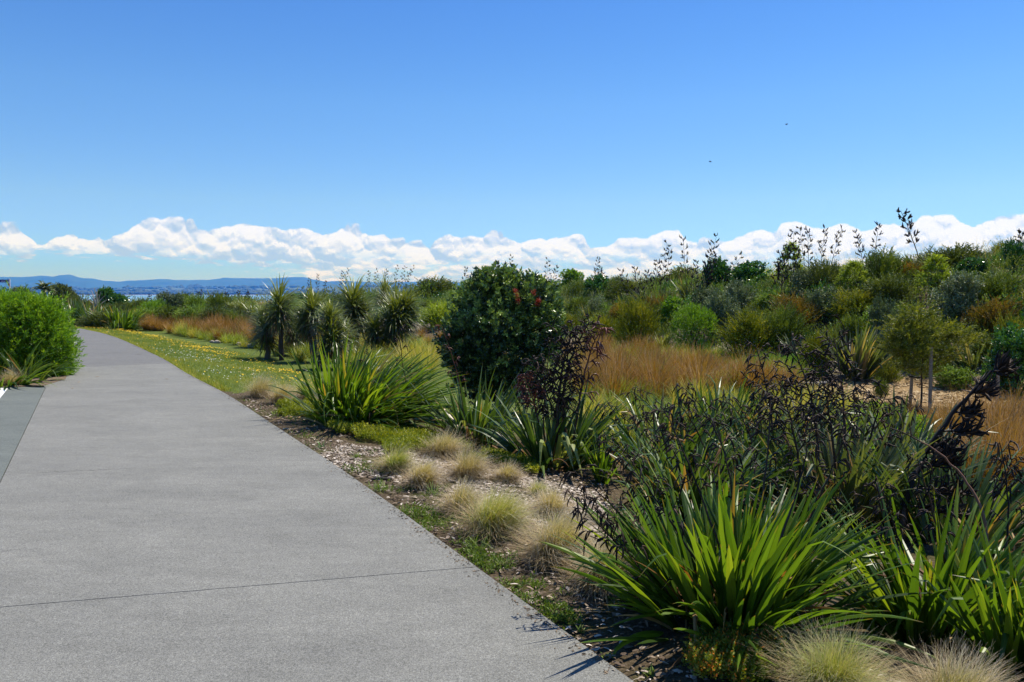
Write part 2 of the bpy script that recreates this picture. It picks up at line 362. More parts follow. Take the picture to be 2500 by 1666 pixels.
# ---------------------------------------------------------------- ground
def ground_material():
    m, N, L = M_('ground'); p = N.new('ShaderNodeBsdfPrincipled'); p.inputs['Roughness'].default_value = 0.95; p.inputs['Specular IOR Level'].default_value = 0.15
    o = N.new('ShaderNodeOutputMaterial'); L.new(p.outputs[0], o.inputs[0]); tc = N.new('ShaderNodeTexCoord')
    def noise(scale, det=6, rough=0.65):
        n = N.new('ShaderNodeTexNoise'); n.inputs['Scale'].default_value = scale; n.inputs['Detail'].default_value = det; n.inputs['Roughness'].default_value = rough
        L.new(tc.outputs['Object'], n.inputs['Vector']); return n.outputs[0]
    n1 = noise(2.2); n2 = noise(45, 5, 0.75); n3 = noise(14, 5, .7)
    soil = ramp(N, [(0.3, (0.030, 0.022, 0.012)), (0.5, (0.085, 0.062, 0.036)), (0.62, (0.15, 0.115, 0.075)), (0.75, (0.24, 0.20, 0.15))]); L.new(n2, soil.inputs[0])
    moss = ramp(N, [(0.4, (0.05, 0.06, 0.012)), (0.7, (0.09, 0.07, 0.02))]); L.new(n2, moss.inputs[0])
    lawn = ramp(N, [(0.35, (0.05, 0.085, 0.012)), (0.65, (0.13, 0.16, 0.03))]); L.new(n3, lawn.inputs[0])
    straw = ramp(N, [(0.3, (0.13, 0.075, 0.03)), (0.5, (0.30, 0.20, 0.095)), (0.7, (0.42, 0.31, 0.17))]); L.new(n2, straw.inputs[0])
    chips = ramp(N, [(0.3, (0.13, 0.10, 0.075)), (0.5, (0.33, 0.28, 0.22)), (0.7, (0.52, 0.47, 0.40))]); L.new(n2, chips.inputs[0])
    z = N.new('ShaderNodeAttribute'); z.attribute_name = 'zone'; sp = N.new('ShaderNodeSeparateColor'); L.new(z.outputs['Color'], sp.inputs[0])
    def mix(f, a, b, ns=None):
        if ns is not None:
            ad = N.new('ShaderNodeMath'); ad.operation = 'MULTIPLY_ADD'; L.new(ns, ad.inputs[0]); ad.inputs[1].default_value = 1.4; ad.inputs[2].default_value = -0.7
            a2 = N.new('ShaderNodeMath'); a2.operation = 'ADD'; L.new(f, a2.inputs[0]); L.new(ad.outputs[0], a2.inputs[1]); a3 = N.new('ShaderNodeMapRange'); a3.inputs[1].default_value = .35; a3.inputs[2].default_value = .65; L.new(a2.outputs[0], a3.inputs[0]); f = a3.outputs[0]
        mx = N.new('ShaderNodeMix'); mx.data_type = 'RGBA'; L.new(f, mx.inputs[0]); L.new(a, mx.inputs[6]); L.new(b, mx.inputs[7]); return mx.outputs[2]
    mf = N.new('ShaderNodeMapRange'); mf.inputs[1].default_value = 0.5; mf.inputs[2].default_value = 0.62; L.new(n1, mf.inputs[0])
    c = mix(mf.outputs[0], soil.outputs[0], moss.outputs[0])
    c = mix(sp.outputs[2], c, chips.outputs[0], n3); c = mix(sp.outputs[1], c, straw.outputs[0], n3); c = mix(sp.outputs[0], c, lawn.outputs[0], n3)
    L.new(c, p.inputs['Base Color'])
    b = N.new('ShaderNodeBump'); b.inputs['Strength'].default_value = 0.8; b.inputs['Distance'].default_value = 0.03; L.new(n2, b.inputs['Height']); L.new(b.outputs[0], p.inputs['Normal'])
    return m

def poly_world(pxs): return np.array([at(*p)[:2] for p in pxs])
def inpoly(x, y, poly):
    x = np.asarray(x); y = np.asarray(y); c = np.zeros(x.shape, bool); n = len(poly)
    for i in range(n):
        x1, y1 = poly[i]; x2, y2 = poly[i-1]
        k = ((y1 > y) != (y2 > y)); c ^= k & (x < (x2-x1)*(y-y1)/((y2-y1) if y2 != y1 else 1e-9)+x1)
    return c
LAWN = [tuple(on0(*p)[:2]) for p in [(520,948),(474,926),(435,903),(408,883),(356,858),(329,845),(290,828),(250,815),(198,804),(158,799)]] + \
       [tuple(on0(*p)[:2]) for p in [(60,796),(60,790),(180,792),(280,797),(380,808),(470,820),(560,834),(620,845),(670,864),(745,888),(800,914),(810,940),(740,950),(640,950),(580,962)]]
LAWN = np.array(LAWN)
CHIPS = poly_world([(700,1090),(960,1090),(1150,1100),(1420,1180),(1500,1300),(1560,1500),(1340,1560),(1200,1400),(960,1220)])
STRAW = poly_world([(1980,935),(2150,925),(2500,930),(2500,1100),(2300,1030),(2100,1010),(1900,985)])
def zones(X, Y):
    lawn = inpoly(X, Y, LAWN).astype(float)
    s = bank_s(X, Y)
    straw = np.clip(inpoly(X, Y, STRAW)*1.0 + 0.12*ss(1, 6, s), 0, 1)
    chips = np.clip(inpoly(X, Y, CHIPS)*0.36 + 0.5*ss(-1, 1, s)*(1-ss(2, 4, s)), 0, 1)
    sw = np.clip(ss(1.2, 3, X-path_x(Y))*(1-ss(-1.5, 0.5, s))*ss(9, 12, Y)*0.75, 0, 1)
    return np.stack([np.maximum(lawn*0.95, np.maximum(sw*(1-straw), 0.55*ss(3, 8, s))), straw, chips], -1)
def build_ground():
    def warp(n, near, far, c): # symmetric-ish spacing growing outwards
        u = np.linspace(-1, 1, n); return c+np.sign(u)*(near*np.abs(u)+(far-near)*np.abs(u)**7)
    xs = warp(560, 45, 4000, -4); ys = warp(640, 60, 4000, 16); ys = ys[ys < 1300]
    X, Y = np.meshgrid(xs, ys); Z = terr(X, Y)
    V = np.stack([X, Y, Z], -1).reshape(-1, 3); nx, ny = len(xs), len(ys)
    i = (np.arange(ny-1)*nx)[:, None]+np.arange(nx-1)[None]
    F = np.stack([i, i+1, i+1+nx, i+nx], -1).reshape(-1, 4)
    o = obj('ground', new_mesh('ground', V, F, {'zone': zones(V[:, 0], V[:, 1])}, True), ground_material()); tag(o, kind='structure')
build_ground()

def slab(name, poly, z0, z1, mat, parent=None):
    n = len(poly); V = np.array([(x, y, z1) for x, y in poly]+[(x, y, z0) for x, y in poly])
    import bmesh
    bm = bmesh.new(); vs = [bm.verts.new(v) for v in V]
    bm.faces.new(vs[:n])
    for k in range(n):
        j = (k+1) % n; bm.faces.new((vs[k], vs[n+k], vs[n+j], vs[j]))
    bmesh.ops.recalc_face_normals(bm, faces=bm.faces)
    bmesh.ops.triangulate(bm, faces=[f for f in bm.faces if len(f.verts) > 4])
    me = bpy.data.meshes.new(name); bm.to_mesh(me); bm.free(); return obj(name, me, mat, parent)
PW = 2.42
E = np.array(EDGE); 
def resample(Pp, step=0.35):
    seg = np.linalg.norm(np.diff(Pp, axis=0), axis=1); s = np.concatenate([[0], np.cumsum(seg)]); t = np.arange(0, s[-1], step)
    return np.stack([np.interp(t, s, Pp[:, 0]), np.interp(t, s, Pp[:, 1])], -1)
Er = resample(E)
Er = np.stack([np.convolve(np.pad(Er[:, k], 4, mode='edge'), np.ones(9)/9, 'valid') for k in range(2)], -1)
tg = np.gradient(Er, axis=0); tg /= np.linalg.norm(tg, axis=1)[:, None]; nl = np.stack([-tg[:, 1], tg[:, 0]], -1)
El = Er+nl*PW
_a, _b = on0(113, 949), on0(10, 1169); _m = (_a[0]-_b[0])/(_a[1]-_b[1])      # the straight joint with the driveway
El[:, 0] = np.where(El[:, 1] < _a[1], _a[0]+_m*(El[:, 1]-_a[1]), El[:, 0])
m_path = concrete('path_concrete', (0.144, 0.144, 0.133), (0.180, 0.179, 0.163))
m_path2 = concrete('far_path_concrete', (0.118, 0.118, 0.114), (0.142, 0.140, 0.134), 5)
m_drive = concrete('driveway_concrete', (0.100, 0.112, 0.104), (0.120, 0.133, 0.122), 9)
m_joint = plain('joint_dirt', (0.035, 0.03, 0.025), 1, (0.08, 0.07, 0.05), 60)
j1 = on0(575, 1448); j2 = on0(300, 895)
s_of = lambda q: int(np.argmin(np.linalg.norm((Er+nl*PW/2)-q[:2], axis=1)))
i1, i2 = s_of(j1), s_of(j2)
def ribbon(a, b, za, zb, mat, name, ga=0.004, gb=0.004, parent=None):
    r = Er[a:b+1].copy(); l = El[a:b+1].copy()
    r[0] += tg[a]*ga; l[0] += tg[a]*ga; r[-1] -= tg[b]*gb; l[-1] -= tg[b]*gb
    jit = U(-0.008, 0.004, len(r)); r[1:-1] -= nl[a+1:b]*jit[1:-1, None]
    return slab(name, [tuple(p) for p in r]+[tuple(p) for p in l[::-1]], za, zb, mat, parent)
# the first joint runs slightly askew, so slant the slab ends there
path_root = bpy.data.objects.new('path', None); COL.objects.link(path_root); tag(path_root, kind='structure')
def slabs():
    a1r, a1l = on0(1150, 1398), on0(0, 1497)
    dj = (a1r-a1l)[:2]; dj /= np.linalg.norm(dj); nj = np.array([-dj[1], dj[0]])
    sidef = lambda p: (p-a1l[:2])@nj
    rr = [p for p in Er if sidef(p) < -0.2 ]; ll = [p for p in El if sidef(p) < -0.2]
    k = len(rr); 
    def cross(Q):
        for q0, q1 in zip(Q[:-1], Q[1:]):
            a, b = sidef(q0), sidef(q1)
            if a < 0 <= b: return q0+(q1-q0)*(-a/(b-a))
    cr, cl = cross(Er), cross(El)
    g = 0.0035
    slab('slab', [tuple(p) for p in rr]+[tuple(cr-nj*g), tuple(cl-nj*g)]+[tuple(p) for p in ll[::-1]], -0.05, 0.03, m_path, path_root)
    r2 = [p for i, p in enumerate(Er) if sidef(p) > 0.2 and i < i2]; l2 = [p for i, p in enumerate(El) if sidef(p) > 0.2 and i < i2]
    slab('slab', [tuple(cr+nj*g)]+[tuple(p) for p in r2]+[tuple(Er[i2]), tuple(El[i2])]+[tuple(p) for p in l2[::-1]]+[tuple(cl+nj*g)], -0.05, 0.03, m_path, path_root)
slabs()
ribbon(i2, len(Er)-1, -0.05, 0.027, m_path2, 'slab', 0.006, 0, path_root)
ribbon(0, i2+4, -0.045, 0.016, m_joint, 'joint', 0, 0, path_root)
# driveway slab left of the path, its far end against the planting
lf = [tuple(p-0*p) for p in El[:] if p[1] < 13.2]
yend = on0(113, 949); far_l = on0(-300, 951)
lf2 = [(p[0]-0.012, p[1]) for p in lf]
drive = slab('driveway', lf2+[(yend[0]-0.02, yend[1]), (far_l[0], far_l[1]+0.2), (-34, yend[1]+0.6), (-34, -16)], -0.05, 0.024, m_drive); tag(drive, kind='structure')
mk = [on0(-60, 952), on0(20, 952), on0(-25, 1008), on0(-120, 1008)]
slab('road_marking', [tuple(p[:2]) for p in mk], 0.0245, 0.0285, plain('white_road_paint', (0.72, 0.72, 0.70), 0.7, (0.6, 0.6, 0.58), 30)); tag(bpy.data.objects['road_marking'], kind='structure')

# ---------------------------------------------------------------- water, far land, hills, clouds, haze
def disc(name, r, z, mat, n=96):
    a = np.arange(n)*2*np.pi/n
    V = np.concatenate([[[0, 0, z]], np.stack([r*np.cos(a), r*np.sin(a), np.full(n, z)], -1)]); F = np.stack([np.zeros(n, int), 1+np.arange(n), 1+(np.arange(n)+1) % n], -1)
    return obj(name, new_mesh(name, V, F), mat)
m, N, L = M_('bay_water'); p = N.new('ShaderNodeBsdfPrincipled'); p.inputs['Roughness'].default_value = 0.55; p.inputs['IOR'].default_value = 1.33; p.inputs['Specular IOR Level'].default_value = 0.3
o_ = N.new('ShaderNodeOutputMaterial'); L.new(p.outputs[0], o_.inputs[0]); tc = N.new('ShaderNodeTexCoord'); mp = N.new('ShaderNodeMapping'); mp.inputs['Scale'].default_value = (0.0006, 0.003, 1)
nz = N.new('ShaderNodeTexNoise'); nz.inputs['Scale'].default_value = 1.0; nz.inputs['Detail'].default_value = 5; L.new(tc.outputs['Object'], mp.inputs[0]); L.new(mp.outputs[0], nz.inputs['Vector'])
rp = ramp(N, [(0.4, (0.09, 0.20, 0.38)), (0.6, (0.17, 0.31, 0.46))]); L.new(nz.outputs[0], rp.inputs[0]); L.new(rp.outputs[0], p.inputs['Base Color'])
wv = N.new('ShaderNodeTexNoise'); wv.inputs['Scale'].default_value = 0.6; wv.inputs['Detail'].default_value = 3; L.new(tc.outputs['Object'], wv.inputs['Vector'])
bp = N.new('ShaderNodeBump'); bp.inputs['Strength'].default_value = 0.15; bp.inputs['Distance'].default_value = 0.1; L.new(wv.outputs[0], bp.inputs['Height']); L.new(bp.outputs[0], p.inputs['Normal'])
tag(disc('water', 14000, -12.0, m), kind='structure')

def fbm1(x, seeds, amp=1.0, f0=1.0, oct_=5):
    r = 0
    for o in range(oct_): r = r+amp*0.5**o*np.sin(x*f0*2.03**o+seeds+o*1.7+1.3*np.sin(x*f0*0.7*2.03**o+o))
    return r
def fbm2(x, y, f0, oct_=5, seed=0.0):
    r = 0
    for o in range(oct_):
        f = f0*2.07**o; r = r+0.52**o*np.sin(x*f+seed+1.9*np.sin(y*f*0.8+o))*np.sin(y*f*1.1+o*2.1+1.4*np.sin(x*f*0.6+seed))
    return r
RIDGE = [(-900,676),(0,676.6),(66,677),(105,674),(137,676),(147,673),(171,671),(184,674),(203,680),(232,681),(253,686),(290,688.5),(316,686),(395,684),(448,684.5),(514,684),(548,679),(620,680.6),(681,680),(702,678),(745,677.5),(764,683),(794,688),(846,687),(917,690),(1009,689),(1062,688),(1200,694),(1700,697),(3400,700)]
def grid_mesh(name, xs, ys, zf, mat, extra=None):
    X, Y = np.meshgrid(xs, ys); Z = zf(X, Y); V = np.stack([X, Y, Z], -1).reshape(-1, 3); nx, ny = len(xs), len(ys)
    i = (np.arange(ny-1)*nx)[:, None]+np.arange(nx-1)[None]
    return obj(name, new_mesh(name, V, np.stack([i, i+1, i+1+nx, i+nx], -1).reshape(-1, 4), None, True), mat)
def hz(X, Y):
    t = (Y-9300)/1700
    px = 1250+X/Y*FPX
    top = 1.6+(HOR-np.interp(px, [r[0] for r in RIDGE], [r[1] for r in RIDGE]))/FPX*11000
    prof = np.where(t < 1, 0.15*ss(0, .2, t)+0.85*ss(0.1, 1, t)**0.9, 1-0.5*ss(1, 1.6, t))
    n = fbm2(X, Y, 0.0022, 6)*26*np.clip(1-np.abs(t-0.5), 0, 1)*(t < 1)*(1-ss(0.8, 1, t))
    return -14+(top+14)*prof+n*ss(0.05, 0.4, t)+fbm2(X, Y, 0.02, 3)*3*ss(0.8, 1, t)
m_hill = plain('forested_hill', (0.010, 0.028, 0.022), 0.95, (0.030, 0.055, 0.035), 0.004)
tag(grid_mesh('hills', np.linspace(-9500, 8000, 600), np.linspace(9300, 11300, 50), hz, m_hill), kind='structure')
def lz(X, Y):
    t = (Y-4450)/2600
    return -13+(1+ss(0, 0.05, t)*6+ss(0, 1, t)*44+fbm2(X, Y, 0.003, 4)*9*ss(0.0, .3, t))*(1-ss(1, 1.4, t)*.3)+fbm1(X, 1, 2, 0.004)*ss(0, .1, t)
m_land, N, L = M_('far_fields'); p = N.new('ShaderNodeBsdfPrincipled'); p.inputs['Roughness'].default_value = .95; o_ = N.new('ShaderNodeOutputMaterial'); L.new(p.outputs[0], o_.inputs[0])
tc = N.new('ShaderNodeTexCoord'); mp = N.new('ShaderNodeMapping'); mp.inputs['Scale'].default_value = (0.004, 0.0022, 1); vz = N.new('ShaderNodeTexNoise'); vz.inputs['Scale'].default_value = 1.6; vz.inputs['Detail'].default_value = 6; L.new(tc.outputs['Object'], mp.inputs[0]); L.new(mp.outputs[0], vz.inputs['Vector'])
rp = ramp(N, [(0.36, (0.015, 0.028, 0.012)), (0.5, (0.04, 0.07, 0.02)), (0.62, (0.08, 0.115, 0.03)), (0.75, (0.11, 0.11, 0.05))]); L.new(vz.outputs[0], rp.inputs[0]); L.new(rp.outputs[0], p.inputs['Base Color'])
tag(grid_mesh('far_land', np.linspace(-9000, 9000, 500), np.linspace(4450, 8500, 70), lz, m_land), kind='structure')
tag(grid_mesh('far_beach', np.linspace(-9000, 9000, 300), np.linspace(4385, 4470, 4), lambda X, Y: -12.0+1.8*ss(4385, 4470, Y)+0*X+fbm1(X, 0, .25, .002), plain('beach_sand', (0.30, 0.24, 0.18), .9, (0.22, 0.15, 0.10), 0.01)), kind='structure')
def ico(sub):
    import bmesh
    bm = bmesh.new(); bmesh.ops.create_icosphere(bm, subdivisions=sub, radius=1); v = np.array([x.co[:] for x in bm.verts]); f = np.array([[q.index for q in x.verts] for x in bm.faces]); bm.free(); return v, f
IC = {k: ico(k) for k in (1, 2, 3)}
def spheres(c, r, sub, noise=0.0, sc=None):
    v, f = IC[sub]; N = len(c); d = r[:, None, None]*v[None]
    if sc is not None: d = d*sc[:, None]
    if noise: d = d*(1+noise*rng.normal(size=(N, len(v), 1)))
    V = (c[:, None]+d).reshape(-1, 3); F = (f[None]+(np.arange(N)*len(v))[:, None, None]).reshape(-1, 3); return V, F
n = 5200
yy = 4480+U(0, 1, n)**1.7*2500; xx = U(-0.75, 0.35, n)*yy
keep = fbm2(xx, yy, 0.004, 4, 2.0)+0.5*(yy < 4650) > U(-0.3, 1.0, n)
xx, yy = xx[keep], yy[keep]; rr = U(7, 17, len(xx))*(1+(yy-4480)/6000)
V, F = spheres(np.stack([xx, yy, lz(xx, yy)+rr*0.4], -1), rr, 1, 0.16, np.stack([U(1, 1.9, len(xx)), U(1, 1.5, len(xx)), U(0.6, 1.0, len(xx))], -1))
tag(obj('far_trees', new_mesh('far_trees', V, F, None, False), plain('far_tree_leaves', (0.022, 0.042, 0.02), .9, (0.05, 0.075, 0.03), .02)), 'dark treetops along the far shore across the bay', 'woodland', kind='stuff')

def build_haze():
    h = 14500.0; z0, z1 = -16.0, 285.0
    V = np.array([(x, y, z) for z in (z0, z1) for y in (-h, h) for x in (-h, h)]); F = np.array([[0,2,3,1],[4,5,7,6],[0,1,5,4],[2,6,7,3],[0,4,6,2],[1,3,7,5]])
    m, N, L = M_('haze_air'); v = N.new('ShaderNodeVolumePrincipled'); v.inputs['Color'].default_value = (0.045, 0.25, 1.0, 1); v.inputs['Absorption Color'].default_value = (1, 1, 1, 1); v.inputs['Density'].default_value = 1.65e-4; v.inputs['Anisotropy'].default_value = 0.3
    o = N.new('ShaderNodeOutputMaterial'); L.new(v.outputs[0], o.inputs['Volume'])
    tag(obj('haze', new_mesh('haze', V, F), m), 'thin blue haze over the distant hills', 'haze', kind='stuff')
build_haze()
#PLANTS#
# ================================================================ PLANTS
c4 = lambda x, y: (1600+.3825*x, 480+.3825*y)
# ---- leaf colours
LM = dict(
 flax=leafmat('flax_leaf', [(0, (.030,.065,.010)), (.35, (.055,.115,.014)), (.75, (.10,.18,.018)), (.96, (.17,.23,.025)), (.985, (.24,.16,.05)), (1, (.15,.07,.03))], tipcol=(.28,.16,.05), tipat=.93, basecol=(.10,.10,.03), baseat=.08, rough=.40, trans=.42, spec=.45),
 flaxgrey=leafmat('grey_green_flax_leaf', [(0, (.035,.055,.025)), (.5, (.075,.105,.045)), (.88, (.14,.17,.08)), (.93, (.30,.24,.13)), (1, (.2,.12,.07))], tipcol=(.25,.17,.08), tipat=.94, rough=.38, trans=.3, spec=.5),
 flaxdark=leafmat('dark_flax_leaf', [(0, (.018,.040,.012)), (.5, (.035,.070,.018)), (.9, (.075,.115,.028)), (.95, (.22,.15,.06)), (1, (.12,.06,.03))], tipcol=(.2,.12,.05), tipat=.94, rough=.36, trans=.3, spec=.5),
 pale=leafmat('bent_pale_flax_leaf', [(0, (.13,.19,.06)), (1, (.26,.30,.12))], tipcol=(.3,.2,.08), tipat=.9, rough=.45, trans=.3, spec=.4),
 stalk=leafmat('flower_stalk', [(0, (.020,.012,.010)), (.6, (.045,.022,.015)), (1, (.12,.05,.028))], rough=.5, trans=0, spec=.4),
 pod=leafmat('seed_pod', [(0, (.010,.007,.006)), (.6, (.028,.018,.014)), (1, (.085,.048,.030))], rough=.6, trans=0, spec=.22),
 redpod=leafmat('reddish_seed_pod', [(0, (.05,.012,.008)), (1, (.20,.05,.02))], rough=.5, trans=0),
 tussock=leafmat('tussock_blade', [(0, (.10,.13,.035)), (.25, (.19,.19,.075)), (.5, (.30,.25,.16)), (1, (.46,.40,.31))], basecol=(.25,.12,.04), baseat=.4, tipcol=(.48,.43,.36), tipat=.55, rough=.6, trans=.3, spec=.25),
 greentussock=leafmat('green_tussock_blade', [(0, (.12,.20,.03)), (.5, (.22,.28,.06)), (1, (.38,.34,.17))], basecol=(.22,.13,.03), baseat=.35, tipcol=(.46,.42,.30), tipat=.6, rough=.6, trans=.3, spec=.25),
 deadgrass=leafmat('dead_grass_blade', [(0, (.17,.13,.09)), (1, (.36,.29,.21))], rough=.7, trans=.15, spec=.2),
 rush=leafmat('rust_rush', [(0, (.07,.07,.014)), (.3, (.15,.11,.030)), (.65, (.20,.100,.030)), (1, (.31,.20,.08))], basecol=(.08,.08,.018), baseat=.3, tipcol=(.26,.145,.06), tipat=.6, rough=.6, trans=.3, spec=.2),
 swale=leafmat('swale_grass_blade', [(0, (.07,.12,.015)), (.6, (.17,.21,.03)), (1, (.32,.27,.09))], rough=.55, trans=.35, spec=.25),
 green=leafmat('lush_grass_blade', [(0, (.035,.11,.012)), (1, (.10,.22,.025))], rough=.5, trans=.35, spec=.3),
 weedgreen=leafmat('weed_leaf', [(0, (.05,.09,.015)), (1, (.13,.20,.035))], rough=.5, trans=.3, spec=.3),
 lawn=leafmat('lawn_blade', [(0, (.06,.11,.014)), (.7, (.15,.20,.028)), (1, (.27,.26,.07))], rough=.6, trans=.3, spec=.2),
 drygrass=leafmat('dry_ridge_grass', [(0, (.22,.18,.08)), (1, (.46,.38,.22))], rough=.7, trans=.3, spec=.2),
 mat=leafmat('groundcover_leaf', [(0, (.07,.095,.008)), (.6, (.145,.185,.012)), (1, (.26,.27,.03))], rough=.45, trans=.3, spec=.4),
 mat2=leafmat('orange_flecked_leaf', [(0, (.04,.075,.008)), (.6, (.11,.16,.015)), (.9, (.20,.20,.03)), (.96, (.42,.16,.03)), (1, (.5,.18,.03))], rough=.4, trans=.25, spec=.45),
 hedge=leafmat('bright_willow_leaf', [(0, (.05,.13,.010)), (.6, (.12,.24,.016)), (1, (.24,.36,.03))], rough=.38, trans=.38, spec=.45),
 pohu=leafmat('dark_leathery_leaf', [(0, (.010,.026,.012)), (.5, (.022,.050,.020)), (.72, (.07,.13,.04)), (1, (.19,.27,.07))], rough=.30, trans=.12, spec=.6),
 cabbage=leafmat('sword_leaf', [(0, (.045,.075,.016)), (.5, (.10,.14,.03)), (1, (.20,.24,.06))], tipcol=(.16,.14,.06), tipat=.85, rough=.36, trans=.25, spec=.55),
 deadflax=leafmat('withered_flax_leaf', [(0, (.05,.028,.014)), (.6, (.15,.08,.035)), (1, (.34,.24,.13))], rough=.65, trans=.12, spec=.25),
 deadleaf=leafmat('dead_hanging_leaf', [(0, (.05,.035,.02)), (1, (.20,.14,.08))], rough=.7, trans=.1),
 olive=leafmat('olive_needle_leaf', [(0, (.020,.036,.007)), (.6, (.060,.092,.014)), (1, (.14,.17,.024))], rough=.55, trans=.18, spec=.3),
 darkolive=leafmat('dark_olive_needle_leaf', [(0, (.018,.030,.008)), (.6, (.046,.066,.014)), (1, (.10,.12,.022))], rough=.55, trans=.2, spec=.3),
 yolive=leafmat('yellow_olive_needle_leaf', [(0, (.040,.062,.008)), (.6, (.110,.135,.012)), (1, (.23,.22,.02))], rough=.55, trans=.22, spec=.3),
 yolive2=leafmat('young_tree_leaf', [(0, (.045,.07,.010)), (.6, (.12,.15,.02)), (1, (.22,.24,.03))], rough=.5, trans=.3, spec=.35),
 rust=leafmat('rusty_needle_leaf', [(0, (.045,.045,.010)), (.6, (.11,.085,.016)), (1, (.20,.12,.025))], rough=.6, trans=.25, spec=.25),
 grey=leafmat('silver_green_leaf', [(0, (.045,.068,.036)), (.6, (.10,.135,.078)), (1, (.24,.28,.19))], rough=.42, trans=.12, spec=.5),
 dgrey=leafmat('dull_grey_green_leaf', [(0, (.030,.052,.025)), (.6, (.065,.095,.048)), (1, (.15,.19,.11))], rough=.45, trans=.15, spec=.45),
 bright=leafmat('bright_green_leaf', [(0, (.045,.11,.010)), (.6, (.10,.20,.014)), (1, (.20,.31,.025))], rough=.42, trans=.35, spec=.4),
 gloss=leafmat('glossy_dark_green_leaf', [(0, (.012,.045,.012)), (.6, (.03,.09,.018)), (1, (.08,.17,.03))], rough=.25, trans=.2, spec=.6),
 mid=leafmat('mid_green_leaf', [(0, (.035,.07,.012)), (.6, (.08,.13,.02)), (1, (.16,.22,.035))], rough=.45, trans=.28, spec=.4),
 lime=leafmat('lime_green_leaf', [(0, (.08,.13,.012)), (.6, (.18,.25,.022)), (1, (.30,.36,.05))], rough=.42, trans=.38, spec=.4),
 red=leafmat('red_tinged_leaf', [(0, (.06,.02,.012)), (1, (.20,.05,.03))], rough=.5, trans=.2),
 wood=leafmat('brown_twig', [(0, (.035,.024,.016)), (1, (.10,.07,.045))], rough=.85, trans=0, spec=.2),
 brownstem=leafmat('brown_arching_stem', [(0, (.12,.055,.035)), (1, (.26,.14,.09))], rough=.6, trans=0, spec=.25),
 palewood=leafmat('bleached_branch', [(0, (.25,.22,.20)), (1, (.42,.38,.34))], rough=.8, trans=0, spec=.2),
 bark=leafmat('rough_bark', [(0, (.05,.04,.03)), (1, (.14,.11,.08))], rough=.9, trans=0, spec=.15),
 crimson=leafmat('crimson_stamens', [(0, (.16,.012,.012)), (1, (.32,.03,.02))], rough=.6, trans=.2),
)
def brighten(m, k):
    for n in m.node_tree.nodes:
        if n.type == 'VALTORGB':
            for e in n.color_ramp.elements: e.color = (min(1, e.color[0]*k), min(1, e.color[1]*k), min(1, e.color[2]*k), 1)
for k_, v_ in dict(olive=1.65, darkolive=1.65, yolive=1.35, rust=1.3, mid=1.7, grey=1.4, dgrey=1.35, pohu=1.25, flax=.95, rush=.84, bright=1.15, lime=1.1, gloss=1.5, cabbage=.82, flaxdark=1.35, swale=1.15, mat=1.15).items(): brighten(LM[k_], v_)
def use(o, mat):
    if not o.data.materials: o.data.materials.append(mat); return o
    o.material_slots[0].link = 'OBJECT'; o.material_slots[0].material = mat; return o

